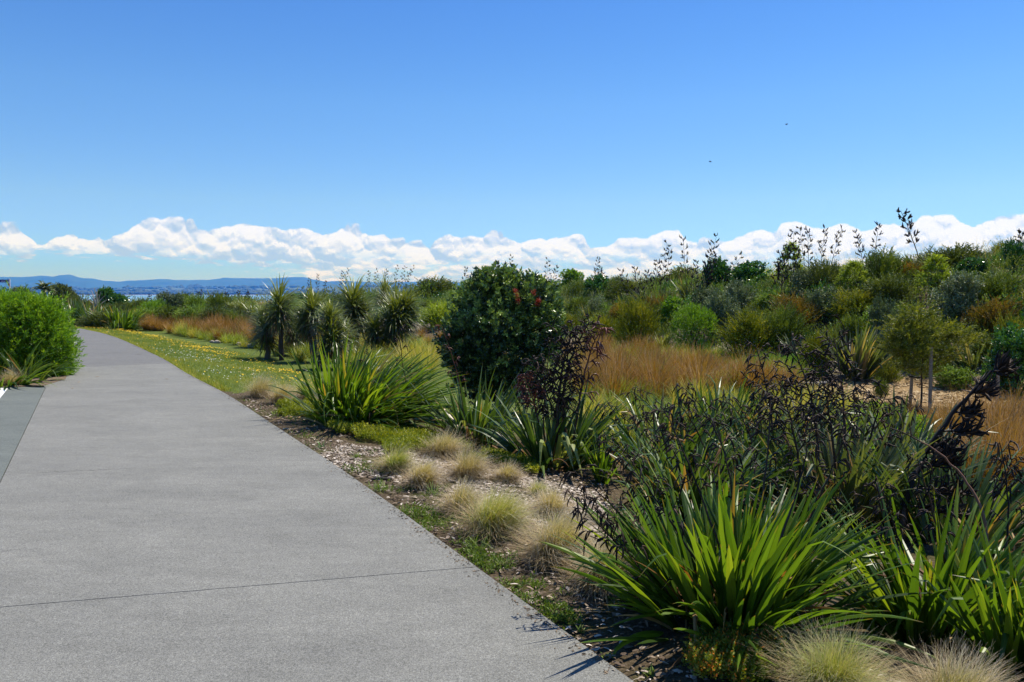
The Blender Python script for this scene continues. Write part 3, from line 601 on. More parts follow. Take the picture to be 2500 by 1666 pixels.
# ---- shrub prototypes (unit width, unit height); copies take their own leaf colour
def crown_pts(n, blobs, hollow=0.45):
    b = rng.integers(0, len(blobs), n) if True else 0
    B = np.array(blobs)[b]; d = unit(rng.normal(size=(n, 3))); d[:, 2] = np.where(rng.random(n) < .45, np.abs(d[:, 2]), d[:, 2])
    r = U(hollow, 1, n)**0.6
    return B[:, :3]+d*B[:, 3:6]*r[:, None], d
def rblobs(k, spread=.28, r0=.2, r1=.33, top=.72):
    out = [(0, 0, .33, .40, .40, .38), (.05, 0, .2, .42, .42, .26)]
    for i in range(k):
        a = U(0, 6.283, 1)[0]; q = U(.3, 1, 1)[0]*spread; z = rng.uniform(.2, top); r = rng.uniform(r0, r1)*(1.1-.35*z)
        out.append((q*math.cos(a), q*math.sin(a), z, r, r, r*1.05))
    return out
def proto_shrub(kind, seed):
    g = Geo(); st = Geo()
    if kind == 'feather':      # manuka: upswept sprays of tiny leaves
        p, d = crown_pts(1000, rblobs(9)); p[:, 2] = np.maximum(p[:, 2], .03)
        dr = unit(np.column_stack([p[:, 0]*1.3, p[:, 1]*1.3, .35+p[:, 2]*.5])+rng.normal(size=(len(p), 3))*.22)
        addtwigs(g, p-dr*.10, dr, U(.12, .26, len(p)), 24, .036, .0125, ang=.5, tint=np.clip(.55+.6*(rng.random(len(p))-.5)+.3*np.sin(p[:, 0]*9+seed)*np.cos(p[:, 1]*8), 0, 1), tvar=.2)
    elif kind == 'small':      # olearia / small oval leaves on short shoots
        p, d = crown_pts(950, rblobs(10)); p[:, 2] = np.maximum(p[:, 2], .03)
        dr = unit(d+np.array([0, 0, .7])+rng.normal(size=p.shape)*.35)
        addtwigs(g, p-dr*.04, dr, U(.06, .14, len(p)), 17, .038, .022, ang=1.0, tint=np.clip(.45+.5*(rng.random(len(p))-.5), 0, 1), tvar=.3)
    elif kind == 'broad':      # coprosma / karo: glossier bigger leaves
        p, d = crown_pts(620, rblobs(9)); p[:, 2] = np.maximum(p[:, 2], .04)
        dr = unit(d+np.array([0, 0, .6])+rng.normal(size=p.shape)*.4)
        addtwigs(g, p-dr*.03, dr, U(.05, .12, len(p)), 14, .062, .034, ang=1.05, tint=np.clip(.45+.5*(rng.random(len(p))-.5), 0, 1), tvar=.3)
    elif kind == 'round':      # tight round bush of fine leaves
        p, d = crown_pts(1300, [(0, 0, .45, .47, .47, .50), (.1, .05, .5, .36, .36, .46), (-.12, -.08, .42, .38, .38, .44)], .6); p[:, 2] = np.maximum(p[:, 2], .04)
        dr = unit(d+np.array([0, 0, .5])+rng.normal(size=p.shape)*.3)
        addtwigs(g, p-dr*.05, dr, U(.05, .12, len(p)), 16, .036, .012, ang=.8, tint=np.clip(.5+.5*(rng.random(len(p))-.5), 0, 1), tvar=.25)
    elif kind == 'tier':       # young tree with layered sprays
        n = 700; t = rng.random(n); z = .12+.85*t; rad = (1-t)**.75*.52+.03; tier = np.abs(np.sin(z*19))*.05
        a = U(0, 6.283, n); r = rad*U(.35, 1, n)**.6; p = np.column_stack([r*np.cos(a), r*np.sin(a), z-tier])
        dr = unit(np.column_stack([np.cos(a), np.sin(a), U(.1, .8, n)]))
        addtwigs(g, p-dr*.05, dr, U(.06, .16, n), 16, .040, .016, ang=.8, tvar=.25)
    elif kind == 'spiky':
        n = 420; b = np.column_stack([rng.normal(0, .06, n), rng.normal(0, .06, n), np.zeros(n)])
        blend(g, b, U(0, 6.283, n), U(.05, .75, n), U(.6, 1.05, n), U(.014, .022, n), U(.1, .8, n), 5, tint=U(0, 1, n))
    n = 16
    a = U(0, 6.283, n); t = np.linspace(0, 1, 5); q = U(.12, .34, n)
    Pt = np.stack([(q*np.cos(a))[:, None]*t**1.3, (q*np.sin(a))[:, None]*t**1.3, U(.45, .85, n)[:, None]*t[None]], -1)
    addtubes(st, Pt, U(.006, .012, n)[:, None]*(1-.75*t)[None], 5)
    return g.mesh('foliage'), st.mesh('stem', True)
PROTO = {(k, i): proto_shrub(k, i) for k in ('feather', 'small', 'broad', 'round', 'tier', 'spiky') for i in range(3 if k not in ('spiky', 'tier') else 2)}
SHRUBS = []; GROW = 1.28
def shrub(px, py, w, h, kind, col, label, group='shrubs planted on the bank', cat='shrub', name='shrub', D=None):
    """base pixel, width and height in photo pixels"""
    q = at(px, py) if D is None else P(px, py, D)
    sc = q[1]/FPX; i = rng.integers(0, 3) % (3 if kind not in ('spiky', 'tier') else 2)
    W_, H_ = w*sc*1.42, h*sc*1.34
    o = empty(name, q-np.array([0, -W_*.25, .05]), label, cat, group); o.scale = (W_, W_, H_*1.05); o.rotation_euler = (U(-.08, .08, 1)[0], U(-.08, .08, 1)[0], U(0, 6.28, 1)[0])
    f, st = PROTO[(kind, i)]
    use(obj('foliage', f, LM[col], o), LM[col]); use(obj('stem', st, LM['wood'], o), LM['wood']); SHRUBS.append((q[0], q[1], W_))
    return o
T = [ # crop-4 pixels: x, base y, width, top y, kind, colour, label
 (265,985,215,755,'round','bright','rounded bright green bush at the foot of the bank beside bare mulch'),
 (450,900,175,665,'small','grey','silver green bush right of the rounded bright green bush'),
 (640,1050,300,800,'feather','yolive','wide yellow olive feathery bush at the bank foot above the bright grass'),
 (800,1000,270,760,'feather','olive','olive feathery bush between the yellow olive bush and the dark upright shrub'),
 (930,880,240,670,'feather','rust','rusty topped feathery bush in the middle of the bank'),
 (550,770,180,585,'small','grey','pale grey green shrub above the silver green bush'),
 (650,625,215,465,'broad','gloss','dark glossy leaved shrub just below the grassy ridge'),
 (400,625,150,428,'broad','gloss','tall dark glossy shrub poking above the ridge beside the cluster of seed stalks'),
 (130,845,130,690,'broad','bright','bright green broad leaved shrub behind the pale striped flax'),
 (330,745,150,615,'small','dgrey','dull grey green shrub between glossy shrub and silver bush'),
 (40,820,170,670,'feather','rust','orange tinged feathery shrub left of the rounded bright green bush'),
 (720,745,150,635,'small','mid','small leaved green shrub above the rusty feathery bush'),
 (870,610,150,370,'tier','lime','upright pale green shrub wrapped by dark flower stalks'),
 (1010,650,180,495,'small','grey','grey green shrub right of the upright pale green one'),
 (1130,640,230,440,'feather','darkolive','dark olive feathery shrub beside the layered young tree'),
 (1300,640,200,465,'tier','lime','layered yellow green young tree with thin bare trunk'),
 (1080,800,170,620,'small','dgrey','dull green shrub under the dark olive feathery shrub'),
 (1330,800,290,640,'feather','yolive','broad golden green feathery shrub below the layered young tree'),
 (1480,600,280,400,'feather','olive','olive feathery shrub below the spiky grey green clump on the ridge'),
 (1560,730,300,550,'feather','darkolive','large dark olive feathery mass right of the golden green shrub'),
 (1650,560,210,445,'feather','rust','brownish feathery shrub high on the bank'),
 (1810,650,190,435,'tier','lime','lime green young tree with stepped branches'),
 (1960,810,280,555,'small','grey','largest silver grey shrub on the right of the bank'),
 (1510,1000,160,715,'small','dgrey','shadowy grey green shrub left of the staked young tree'),
 (2040,530,170,420,'broad','gloss','glossy green shrub near the ridge above the silver grey shrub'),
 (2200,910,260,690,'feather','rust','olive brown feathery shrub behind the right hand spiky flax'),
 (2230,710,280,515,'feather','olive','tall olive feathery shrub at the right end of the bank'),
 (2290,1070,170,830,'feather','yolive','fine yellow green feathery shrub beside the broad leaved dark one at the right edge'),
 (1930,510,320,345,'feather','darkolive','long dark feathery shrub forming the ridge line on the right'),
 (2260,440,150,315,'feather','yolive','golden green shrub breaking the ridge line far right'),
 (2340,480,120,310,'small','gloss','dark green shrub at the right edge on the ridge'),
 (1480,415,110,315,'spiky','dgrey','spiky grey green clump standing up on the ridge'),
 (1450,1290,80,1175,'feather','olive','small olive seedling on the straw mulch left of the stakes'),
 (1505,1195,130,1085,'feather','yolive','low yellowish seedling bush just above the straw mulch'),
 (1950,1235,190,1110,'small','mid','low pale leaved shrub on the mulch right of the stakes'),
 (350,1135,110,1030,'feather','darkolive','small dark bush standing in the bright green grass'),
 (300,1045,80,980,'feather','yolive','small yellow green sprig at the edge of the bright grass'),
 (1050,965,120,880,'small','gloss','dark green shrub behind the big spiky flax on its left'),
 (1060,1140,180,900,'feather','yolive','yellowish feathery bush left of the big spiky flax'),
 (2235,1235,90,1110,'feather','yolive','small golden shrub beside the lone stake'),
 (2320,830,120,740,'small','grey','pale grey shrub at the right edge half way up the bank'),
 (210,560,220,460,'feather','olive','olive shrub just left of the tall glossy shrub near the ridge'),
 (560,520,160,440,'feather','olive','feathery shrub under the dry ridge grass'),
 (1180,780,170,690,'small','mid','mid green small leaved shrub below the grey green ones'),
 (1700,880,170,760,'small','dgrey','grey green shrub behind the staked young tree crown'),
 (2090,660,160,540,'feather','olive','olive shrub above the largest silver grey shrub'),
 (980,460,170,400,'feather','mid','green low shrub under the ridge flax'),
 (1270,470,200,410,'feather','olive','olive shrub just under the pale seed heads on the ridge'),
 (1790,440,170,375,'feather','darkolive','dark feathery shrub under the tallest seed stalk'),
 (2140,450,200,370,'feather','olive','olive feathery shrub on the ridge left of the golden green one'),
 (1620,1075,190,880,'small','dgrey','dark grey green shrub directly left under the young tree crown'),
 (1830,1090,210,880,'small','mid','leafy green shrub between the young tree and the right hand spiky flax'),
 (1780,960,200,800,'feather','olive','olive shrub hidden behind the right side of the young tree crown'),
 (2140,1080,150,900,'feather','darkolive','dark olive shrub right behind the right hand spiky flax'),
 (1290,960,180,800,'feather','olive','olive shrub rising behind the big spiky flax'),
 (1420,880,170,740,'small','mid','green small leaved shrub between golden green shrub and shadowy grey green one'),
]
for x, by, w, ty, k, c, lb in T:
    a = c4(x, by); shrub(a[0], a[1], w*.3825, (by-ty)*.3825, k, c, lb)
c3 = lambda x, y: (1000+.3189*x, 600+.3189*y)
T3 = [
 (1240,320,160,185,'broad','bright','bright green shrub rounded against the clouds right of the dark tree'),
 (1460,425,210,255,'broad','gloss','dark glossy round shrub near the skyline with a sunlit side'),
 (1300,435,200,290,'feather','olive','olive feathery shrub between two glossy skyline shrubs'),
 (1760,825,270,500,'feather','yolive','big yellow olive feathery shrub left of the pale striped flax'),
 (1490,785,220,590,'feather','yolive','yellow olive feathery shrub behind the black seed stalks'),
 (1240,670,170,545,'feather','yolive','golden feathery shrub close to the dark tree'),
 (1430,570,150,425,'small','grey','grey green small leaved shrub in the centre of the bank'),
 (1280,550,170,425,'feather','olive','olive feathery shrub above the golden one near the dark tree'),
 (1650,460,280,300,'feather','darkolive','wide dull olive shrub under the seed stalks in mid bank'),
 (220,650,300,465,'feather','lime','lime green feathery shrub between the cabbage trees and the dark tree'),
 (180,410,360,280,'feather','darkolive','broad dark olive shrub on the skyline left of the dark tree'),
 (350,440,130,370,'broad','bright','small bright green shrub against the dark skyline shrub'),
 (1100,260,130,228,'small','red','reddish bush on the skyline right of the dark tree'),
 (1100,440,170,325,'small','dgrey','grey green shrub just right of the dark tree top'),
 (1620,620,200,470,'feather','rust','orange brown feathery shrub in the middle of the bank left side'),
 (1950,640,220,480,'feather','olive','olive shrub above the bright green broad leaved one'),
 (1400,300,150,215,'small','mid','mid green shrub on the skyline between glossy shrubs'),
 (1560,330,160,240,'feather','olive','tawny olive shrub on the skyline beyond the glossy round one'),
 (1990,330,260,240,'feather','olive','long olive shrub on the skyline under leaning seed stalks'),
 (60,420,160,330,'feather','olive','olive shrub behind the rightmost cabbage tree'),
 (120,560,170,450,'feather','olive','green olive shrub tucked behind the cabbage trees'),
]
for x, by, w, ty, k, c, lb in T3:
    a = c3(x, by); shrub(a[0], a[1], w*.3189, (by-ty)*.3189, k, c, lb)
c1 = lambda x, y: (.2635*x, 620+.2635*y)
T1 = [
 (1400,625,200,470,'feather','bright','bright green feathery shrub behind the brown rushes on the left'),
 (1575,600,200,410,'small','dgrey','grey green shrub in front of the pale grassy mound'),
 (1910,630,170,535,'broad','gloss','low dark green shrub above the brown rushes'),
 (1780,600,190,430,'feather','mid','green shrub in the middle of the distant planting'),
 (1240,600,210,455,'feather','olive','olive shrub right of the distant flax row'),
 (1140,475,90,415,'small','lime','small lime green bush right of the bare white branches'),
 (2010,620,210,420,'feather','olive','olive shrub left of the cabbage tree clump'),
 (660,640,210,430,'feather','darkolive','dark brownish green shrub just right of the big hedge'),
 (1060,470,150,400,'broad','gloss','dark leafy bush beside the bare white branches'),
 (1690,560,190,410,'feather','olive','rounded olive shrub on the pale grassy mound'),
 (1420,470,100,440,'small','olive','low bush on the skyline left of the grassy mound'),
 (1285,470,70,440,'broad','gloss','tiny dark bush against the water'),
 (2250,480,160,400,'feather','mid','green shrub behind the distant cabbage trees'),
 (1000,600,260,480,'feather','darkolive','dark shrub under the bare white branches'),
 (700,560,220,450,'feather','rust','brown tinged shrub near the dark round trees'),
 (850,690,260,560,'feather','darkolive','dark shrub behind the distant flax row'),
 (1120,690,240,560,'feather','olive','olive shrub filling the gap behind the low arching flax'),
 (1330,690,240,540,'feather','mid','green shrub right of the low arching flax behind the rushes'),
 (1530,690,240,520,'feather','olive','olive shrub above the left end of the brown rushes'),
 (1740,700,260,530,'feather','mid','green shrub above the middle of the brown rushes'),
 (1960,710,260,540,'feather','darkolive','dark feathery shrub above the brown rushes near the cabbage trees'),
 (2130,720,200,560,'feather','olive','olive shrub beside the distant cabbage trees'),
]
for x, by, w, ty, k, c, lb in T1:
    a = c1(x, by); shrub(a[0], a[1], w*.2635, (by-ty)*.2635, k, c, lb, 'shrubs in the distant planting')
shrub(1100+40, 760, 70, 60, 'feather', 'mid', 'mid green shrub behind the dark tree on its left side')
shrub(720, 722, 90, 24, 'broad', 'gloss', 'dark leafy shrub on the skyline between cabbage tree heads')
# broad leaved dark shrub at right edge, staked tree
shrub(2500, 965, 110, 130, 'broad', 'gloss', 'dark green broad leaved shrub cut off by the right edge')

# ---- scrub that fills the bank between the single shrubs
def bank_scatter(n, s0, s1, y0, y1, seed=0):
    Y = y0+(y1-y0)*rng.random(n)**1.2; s = U(s0, s1, n); X = np.interp(Y, BY, BX)+s/np.interp(Y, [0, 40, 70], [.87, .83, .6]); return X, Y
def scrub(name, n, s0, s1, y0, y1, hh, mat, k=11, ll=.05, lw=.014, label='', thr=-.2, seed=0.):
    X, Y = bank_scatter(n, s0, s1, y0, y1); f = fbm2(X, Y, .9, 3, seed); m = f > thr; X, Y, f = X[m], Y[m], f[m]
    inS = np.zeros(len(X), bool)
    o = np.column_stack([X, Y, terr(X, Y)+U(0, 1, len(X))*hh*np.clip(.4+f, .25, 1.2)])
    d = unit(np.column_stack([rng.normal(0, .4, len(X)), rng.normal(0, .4, len(X)), np.full(len(X), 1.)]))
    g = Geo(); addtwigs(g, o, d, U(.12, .3, len(X)), k, ll, lw, ang=.7, tint=np.clip(.5+.3*f+U(-.3, .3, len(X)), 0, 1))
    return tag(obj(name, g.mesh(name), mat), label, 'scrub', kind='stuff')
scrub('olive_scrub', 26000, 1.2, 15, 8, 62, .50, LM['olive'], label='low olive scrub filling the bank between the shrubs', thr=-.5, seed=0)
scrub('green_scrub', 12000, 1.0, 14, 8, 62, .42, LM['mid'], 9, .05, .018, label='low green scrub filling gaps on the bank', thr=-.05, seed=3.1)
scrub('grey_scrub', 8000, 1.0, 14, 8, 50, .45, LM['dgrey'], 9, .045, .02, label='low grey green scrub filling gaps on the bank', thr=.05, seed=6.7)
scrub('distant_scrub', 16000, -2, 22, 58, 95, .8, LM['olive'], 12, .10, .035, label='low scrub covering the distant end of the bank', thr=-.3, seed=2.2)
def bushes(name, n, s0, s1, y0, y1, col, label, r=(.22, .46), k=80, ll=.055, lw=.018, up=.5, leafn=12):
    X, Y = bank_scatter(n, s0, s1, y0, y1); Rb = U(*r, n); gz = terr(X, Y); g = Geo(); c = np.repeat(np.arange(n), k); d = unit(rng.normal(size=(n*k, 3))); d[:, 2] = np.abs(d[:, 2])
    o = np.column_stack([X, Y, gz])[c]+d*np.column_stack([Rb, Rb, Rb*U(.9, 1.6, n)])[c]*(U(.4, 1, n*k)**.6)[:, None]
    dr = unit(d+np.array([.1, 0, up])+rng.normal(size=d.shape)*.3); ct = U(.2, .8, n)[c]
    addtwigs(g, o-dr*.05, dr, U(.10, .26, n*k), leafn, ll, lw, ang=.7, tint=np.clip(ct+U(-.25, .25, n*k), 0, 1)); return tag(obj(name, g.mesh(name), LM[col]), label, 'scrub', kind='stuff')
bushes('olive_bushes', 300, 1.0, 14, 9, 60, 'olive', 'overlapping olive scrub covering the bank behind the single shrubs')
bushes('golden_bushes', 90, 1.0, 13, 9, 60, 'yolive', 'golden olive scrub mixed into the bank')
bushes('bright_bushes', 120, 1.0, 12, 9, 60, 'bright', 'bright green scrub dotted over the bank', ll=.05, lw=.022)
bushes('dark_glossy_bushes', 70, 1.0, 12, 9, 55, 'gloss', 'dark glossy scrub dotted over the bank', ll=.06, lw=.03)
bushes('green_bushes', 280, 1.0, 13, 9, 60, 'mid', 'green scrub mixed into the bank', ll=.045, lw=.02)
bushes('grey_bushes', 120, 1.0, 12, 9, 45, 'grey', 'silver green scrub mixed into the bank', ll=.04, lw=.02)
bushes('distant_bushes', 200, -3, 22, 48, 90, 'olive', 'distant olive scrub towards the bay', r=(.5, 1.1), ll=.12, lw=.04)
bushes('distant_green_bushes', 130, -3, 20, 48, 85, 'mid', 'distant green scrub towards the bay', r=(.4, .9), ll=.11, lw=.045)
# left far cover beyond the lawn
def field(name, poly, n, mat, H=(.2, .4), wd=(.004, .006), lean=(0, .6), droop=(.2, .9), label='', nseg=3, wind=(.25, 0), cat='grass', clump=None, tintf=None, kind='stuff', thr=None, seed=0., zoff=0):
    poly = np.array(poly); lo, hi = poly.min(0), poly.max(0); X = U(lo[0], hi[0], n*3); Y = U(lo[1], hi[1], n*3); m = inpoly(X, Y, poly)
    X, Y = X[m][:n], Y[m][:n]
    if thr is not None:
        f = fbm2(X, Y, 1.6, 4, seed); k = f > thr; X, Y = X[k], Y[k]
    if clump:
        c = rng.integers(0, len(X), max(3, len(X)//clump)); ci = rng.integers(0, len(c), len(X)); ox, oy = rng.normal(0, .06, len(X)), rng.normal(0, .06, len(X)); X = X[c][ci]+ox; Y = Y[c][ci]+oy
    N_ = len(X); base = np.column_stack([X, Y, terr(X, Y)-.01+zoff]); f2 = fbm2(X, Y, .8, 3, 5.)
    ti = np.clip(.5+.35*f2+U(-.3, .3, N_)+(0 if not clump else .25*np.sin(ci*7.3)), 0, 1)
    az_ = U(0, 6.283, N_) if not clump else np.arctan2(oy, ox)+rng.normal(0, .5, N_)
    g = Geo(); blend(g, base, az_, U(*lean, N_), U(*H, N_)*(1+.25*f2+(0 if not clump else .25*np.sin(ci*3.1))), U(*wd, N_), U(*droop, N_), nseg, wind=wind, prof='g', tint=ti)
    return tag(obj(name, g.mesh(name), mat), label, cat, kind=kind)
fp = lambda L: poly_world(L)
field('brown_rushes', fp([(1420,1000),(1400,880),(1480,862),(1600,880),(1700,905),(1850,935),(1950,960),(2000,990),(1900,1010),(1700,1000),(1600,985)]), 22000, LM['rush'], (.40, .78), (.010, .018), label='rust brown rushes in the hollow right of the dark tree', clump=170, lean=(.02, .85), cat='rushes', nseg=4)
field('green_rushes', fp([(1420,1000),(1400,880),(1480,862),(1600,880),(1700,905),(1850,935),(1950,960),(2000,990),(1900,1010),(1700,1000),(1600,985)]), 5000, LM['swale'], (.32, .58), (.010, .016), label='green stems mixed through the rust brown rushes', clump=200, cat='rushes', nseg=4, lean=(.02, .9))
field('rushes_by_the_edge', fp([(2330,1200),(2290,1120),(2330,1060),(2420,1020),(2560,1030),(2600,1300),(2420,1260)]), 13000, LM['rush'], (.3, .58), (.007, .013), label='rust brown rushes near the right edge behind the dark seed stalks', clump=170, lean=(.02, .85), cat='rushes', nseg=4)
field('rushes_under_the_tree', fp([(1000,850),(1010,800),(1100,790),(1440,860),(1440,930),(1200,940),(1050,900)]), 9000, LM['rush'], (.3, .5), (.006, .011), label='tawny rushes behind and under the dark tree', clump=170, lean=(.02, .85), cat='rushes', nseg=4)
field('distant_rushes', fp([(318,800),(330,790),(420,790),(520,795),(640,812),(900,830),(900,850),(650,852),(600,842),(540,838),(470,824),(400,814),(350,806)]), 20000, LM['rush'], (.42, .80), (.014, .024), label='rust brown rushes along the far side of the lawn', clump=170, lean=(.02, .85), cat='rushes', nseg=3)
tag(field('side_grass', [(5.5, 2), (9, 8), (10.5, 13), (14, 13), (20, 6), (20, -2), (8, -2)], 24000, LM['swale'], (.2, .5), (.006, .012), label='rough grass of the hollow beyond the right edge', clump=90, lean=(.02, 1.0), nseg=3))
field('straw_rushes', fp([(2060,1060),(2060,1010),(2150,985),(2330,1000),(2500,1010),(2500,1060),(2250,1120)]), 6000, LM['rush'], (.10, .26), (.004, .008), label='sparse rusty sedge creeping over the straw mulch', clump=25, cat='sedge', nseg=3)
field('swale_grass', fp([(1400,1080),(1400,985),(1700,1000),(1950,990),(2060,1010),(2060,1100),(1900,1150),(1600,1120)]), 20000, LM['swale'], (.2, .48), (.008, .014), label='yellow green grass in the hollow in front of the brown rushes', nseg=4, clump=120, lean=(.02, 1.0))
field('pale_swale_grass', fp([(1500,900),(1500,862),(1660,862),(1900,890),(1960,925),(1900,945),(1700,915)]), 14000, LM['swale'], (.25, .55), (.011, .018), label='pale yellow green grass behind the brown rushes', nseg=4, clump=120, lean=(.02, 1.0))
field('bright_grass', fp([(1660,885),(1660,868),(1760,872),(1900,890),(2020,890),(2030,915),(1900,935),(1760,905)]), 20000, LM['green'], (.18, .36), (.007, .012), label='bright green grass at the foot of the bank', nseg=3)
field('grass_by_the_trees', fp([(860,900),(620,850),(700,835),(900,830),(1060,870),(1060,930),(900,920)]), 18000, LM['swale'], (.25, .62), (.010, .018), label='yellow green grass behind the cabbage trees', nseg=4, clump=120, lean=(.02, 1.0))
field('grass_edge', fp([(590,846),(520,834),(440,820),(430,812),(500,818),(600,834)]), 6000, LM['swale'], (.3, .6), (.012, .018), label='bright sedge clumps at the front of the distant rushes', clump=160, lean=(.1, 1.1), nseg=4)
field('dark_sedge', fp([(640,862),(590,850),(600,835),(700,845),(780,870),(760,890)]), 5000, LM['swale'], (.3, .55), (.010, .016), label='sedge and grass round the feet of the cabbage trees', clump=150, lean=(.1, 1.1), nseg=4)
# the lawn
field('lawn_grass', LAWN, 150000, LM['lawn'], (.035, .075), (.005, .009), (0, .9), (0, .6), label='short mown grass of the verge along the path', nseg=2, wind=(.1, 0))
def flowers(name, poly, n, r, h, mat, label, dens=None):
    poly = np.array(poly); lo, hi = poly.min(0), poly.max(0); X = U(lo[0], hi[0], n*6); Y = U(lo[1], hi[1], n*6); m = inpoly(X, Y, poly)
    w = dens(X, Y); m &= rng.random(len(X)) < w; X, Y = X[m][:n], Y[m][:n]; N_ = len(X)
    k = 6; a = np.arange(k)*2*np.pi/k; nrm = unit(np.column_stack([rng.normal(0, .35, N_), rng.normal(0, .35, N_)-.25, np.ones(N_)]))
    A = unit(np.cross(nrm, np.array([1., 0, 0]))); B = np.cross(nrm, A); rr = U(r*.7, r*1.25, N_)
    C = np.column_stack([X, Y, terr(X, Y)+U(h*.6, h*1.3, N_)])
    V = np.concatenate([(C+nrm*rr[:, None]*.35)[:, None], C[:, None]+rr[:, None, None]*(A[:, None]*np.cos(a)[:, None]+B[:, None]*np.sin(a)[:, None])], 1).reshape(-1, 3)
    i = (np.arange(N_)*(k+1))[:, None]; j = np.arange(k)[None]
    F = np.stack([i+0*j, i+1+j, i+1+(j+1) % k], -1).reshape(-1, 3)
    return tag(obj(name, new_mesh(name, V, F), mat), label, 'flowers', kind='stuff')
lx = lambda X, Y: X-path_x(Y)
def ydens(X, Y):
    d = lx(X, Y); far = ss(20, 38, Y); width = np.interp(Y, [11, 14, 18, 22, 27, 31, 45], [2.4, 2.6, 3.1, 3.3, 3.0, 2.7, 2.6])
    return np.clip(.04+.75*np.exp(-((d/width-.78)/.26)**2)+.25*far*fbm2(X, Y, .8, 3, 1.)+.25*far, 0, 1)*np.clip(.35+.9*fbm2(X, Y, 1.7, 4, 4.), .05, 1)
flowers('yellow_flowers', LAWN, 15000, .0145, .07, plain('yellow_petal', (.74, .47, .0), .6), 'small yellow flowers thick in the far side of the lawn', ydens)
def wdens(X, Y): return np.clip(.03+.7*np.exp(-((lx(X, Y)-.85)/.5)**2)*(Y < 22)*(fbm2(X, Y, .9, 3, 9.) > -.05), 0, 1)
flowers('white_flowers', LAWN, 4200, .0105, .07, plain('white_petal', (.66, .66, .60), .6), 'white clover heads in the lawn near the path', wdens)
# lush fringe against the slab edge
ex = [(X+.03, Y) for X, Y in EDGE[2:20]]; 
def fringe():
    k = rng.random(9000); i = 12.6+k*10; X = np.interp(i, np.arange(len(EDGE)), EX); Y = np.interp(i, np.arange(len(EDGE)), EY); off = np.abs(rng.normal(0, .10, len(X)))
    X = X+off+.02; base = np.column_stack([X, Y, terr(X, Y)]); n = len(X)
    g = Geo(); blend(g, base, U(0, 6.283, n), U(0, .9, n), U(.05, .13, n), U(.006, .010, n), U(0, .8, n), 2, prof='g')
    tag(obj('edge_grass', g.mesh('edge_grass'), LM['swale']), 'longer green grass fringe overhanging the path edge', 'grass', kind='stuff')
fringe()
# dry ridge grass
def ridge_grass():
    n = 15000; Y = U(14, 60, n); s = U(7.5, 15, n); X = np.interp(Y, BY, BX)+s/np.interp(Y, [0, 40, 70], [.87, .83, .6]); m = fbm2(X, Y, .6, 3, 2.) > -.2; X, Y = X[m], Y[m]; n = len(X)
    g = Geo(); blend(g, np.column_stack([X, Y, terr(X, Y)]), U(0, 6.283, n), U(0, .35, n), U(.5, 1.0, n)*(1+.15*fbm2(X, Y, 1.1, 3)), U(.007, .013, n), U(.1, .7, n), 4, wind=(.3, 0), prof='g')
    tag(obj('ridge_grass', g.mesh('ridge_grass'), LM['drygrass']), 'dry pale grass along the skyline of the bank', 'grass', kind='stuff')
ridge_grass()
field('mound_grass', fp([(380,752),(400,742),(560,735),(720,733),(720,755),(560,770),(430,765)]), 12000, LM['drygrass'], (.35, .7), (.02, .035), label='pale grass on the low mound before the bay', nseg=3)
field('far_left_grass', fp([(150,772),(200,765),(380,762),(620,765),(620,790),(380,782),(200,790)]), 14000, LM['swale'], (.3, .7), (.02, .035), label='rough grass under the distant flax and shrubs', nseg=3)

# ---- tussocks
def tussock(px, py, w, h, label, mat='tussock', n=1100, wind=.62, dead=800, bw=.0038):
    q = at(px, py); sc = q[1]/FPX; H = h*sc*1.02; Wd = w*sc*1.02
    g = Geo(); r = .14*Wd
    b = np.column_stack([rng.normal(0, r*.5, n), rng.normal(0, r*.5, n), np.zeros(n)])
    cl = rng.integers(0, 24, n); a0 = U(0, 6.283, 24)
    blend(g, b, a0[cl]+rng.normal(0, .5, n), np.abs(rng.normal(.35, .42, n)), U(.6, 1.2, n)*max(H, Wd*.55), np.full(n, bw), np.abs(rng.normal(1.2, .8, n)), 7, pw=1.5, wind=(wind*rng.uniform(.5, 1.5), rng.uniform(-.4, .25)), prof='g', tint=np.clip(rng.uniform(.4, .7)+.25*np.sin(cl*2.1)+U(-.3, .3, n), 0, 1))
    gd = Geo(); n2 = dead
    b2 = np.column_stack([rng.normal(0, r*.5, n2), rng.normal(0, r*.5, n2), np.zeros(n2)+.02])
    blend(gd, b2, U(0, 6.283, n2), U(.9, 1.35, n2), U(.5, 1.1, n2)*Wd*.68, np.full(n2, bw), U(.1, .5, n2), 4, wind=(.1, -.05), prof='g')
    o = empty('tussock_grass', q, label, 'tussock', 'tan tussock grasses beside the path')
    obj('blades', g.mesh('blades'), LM[mat], o); obj('dead_skirt', gd.mesh('dead_skirt'), LM['deadgrass'], o)
    return o
tussock(965,1155,110,75,'tussock with a green heart, nearest the bare woodchips', 'greentussock')
tussock(1030,1190,110,80,'upright tan tussock right of the black stick')
tussock(1085,1118,130,55,'flat topped pale tussock at the back touching the green mat')
tussock(1140,1170,150,85,'orange based tussock in the back row of the tan tussocks')
tussock(1236,1180,90,55,'small wispy orange tussock behind the others')
tussock(1125,1258,120,90,'narrow grey tan tussock leaning on the large green streaked one')
tussock(1208,1308,220,125,'large green streaked tussock in the middle of the row', 'greentussock', 2200)
tussock(1310,1215,70,45,'little bright green tussock among the woodchips', 'greentussock', 700, dead=150)
tussock(1345,1265,130,80,'straw coloured tussock with yellow green weeds at its foot', n=1200)
tussock(1361,1375,210,140,'tall tussock with a wide grey dead skirt', n=2200, dead=1100)
tussock(1475,1440,190,130,'shaded brown tussock pressed against the large front flax', n=1800, dead=900)
tussock(635,970,110,58,'silvery tussock at the corner where the lawn ends', dead=350)
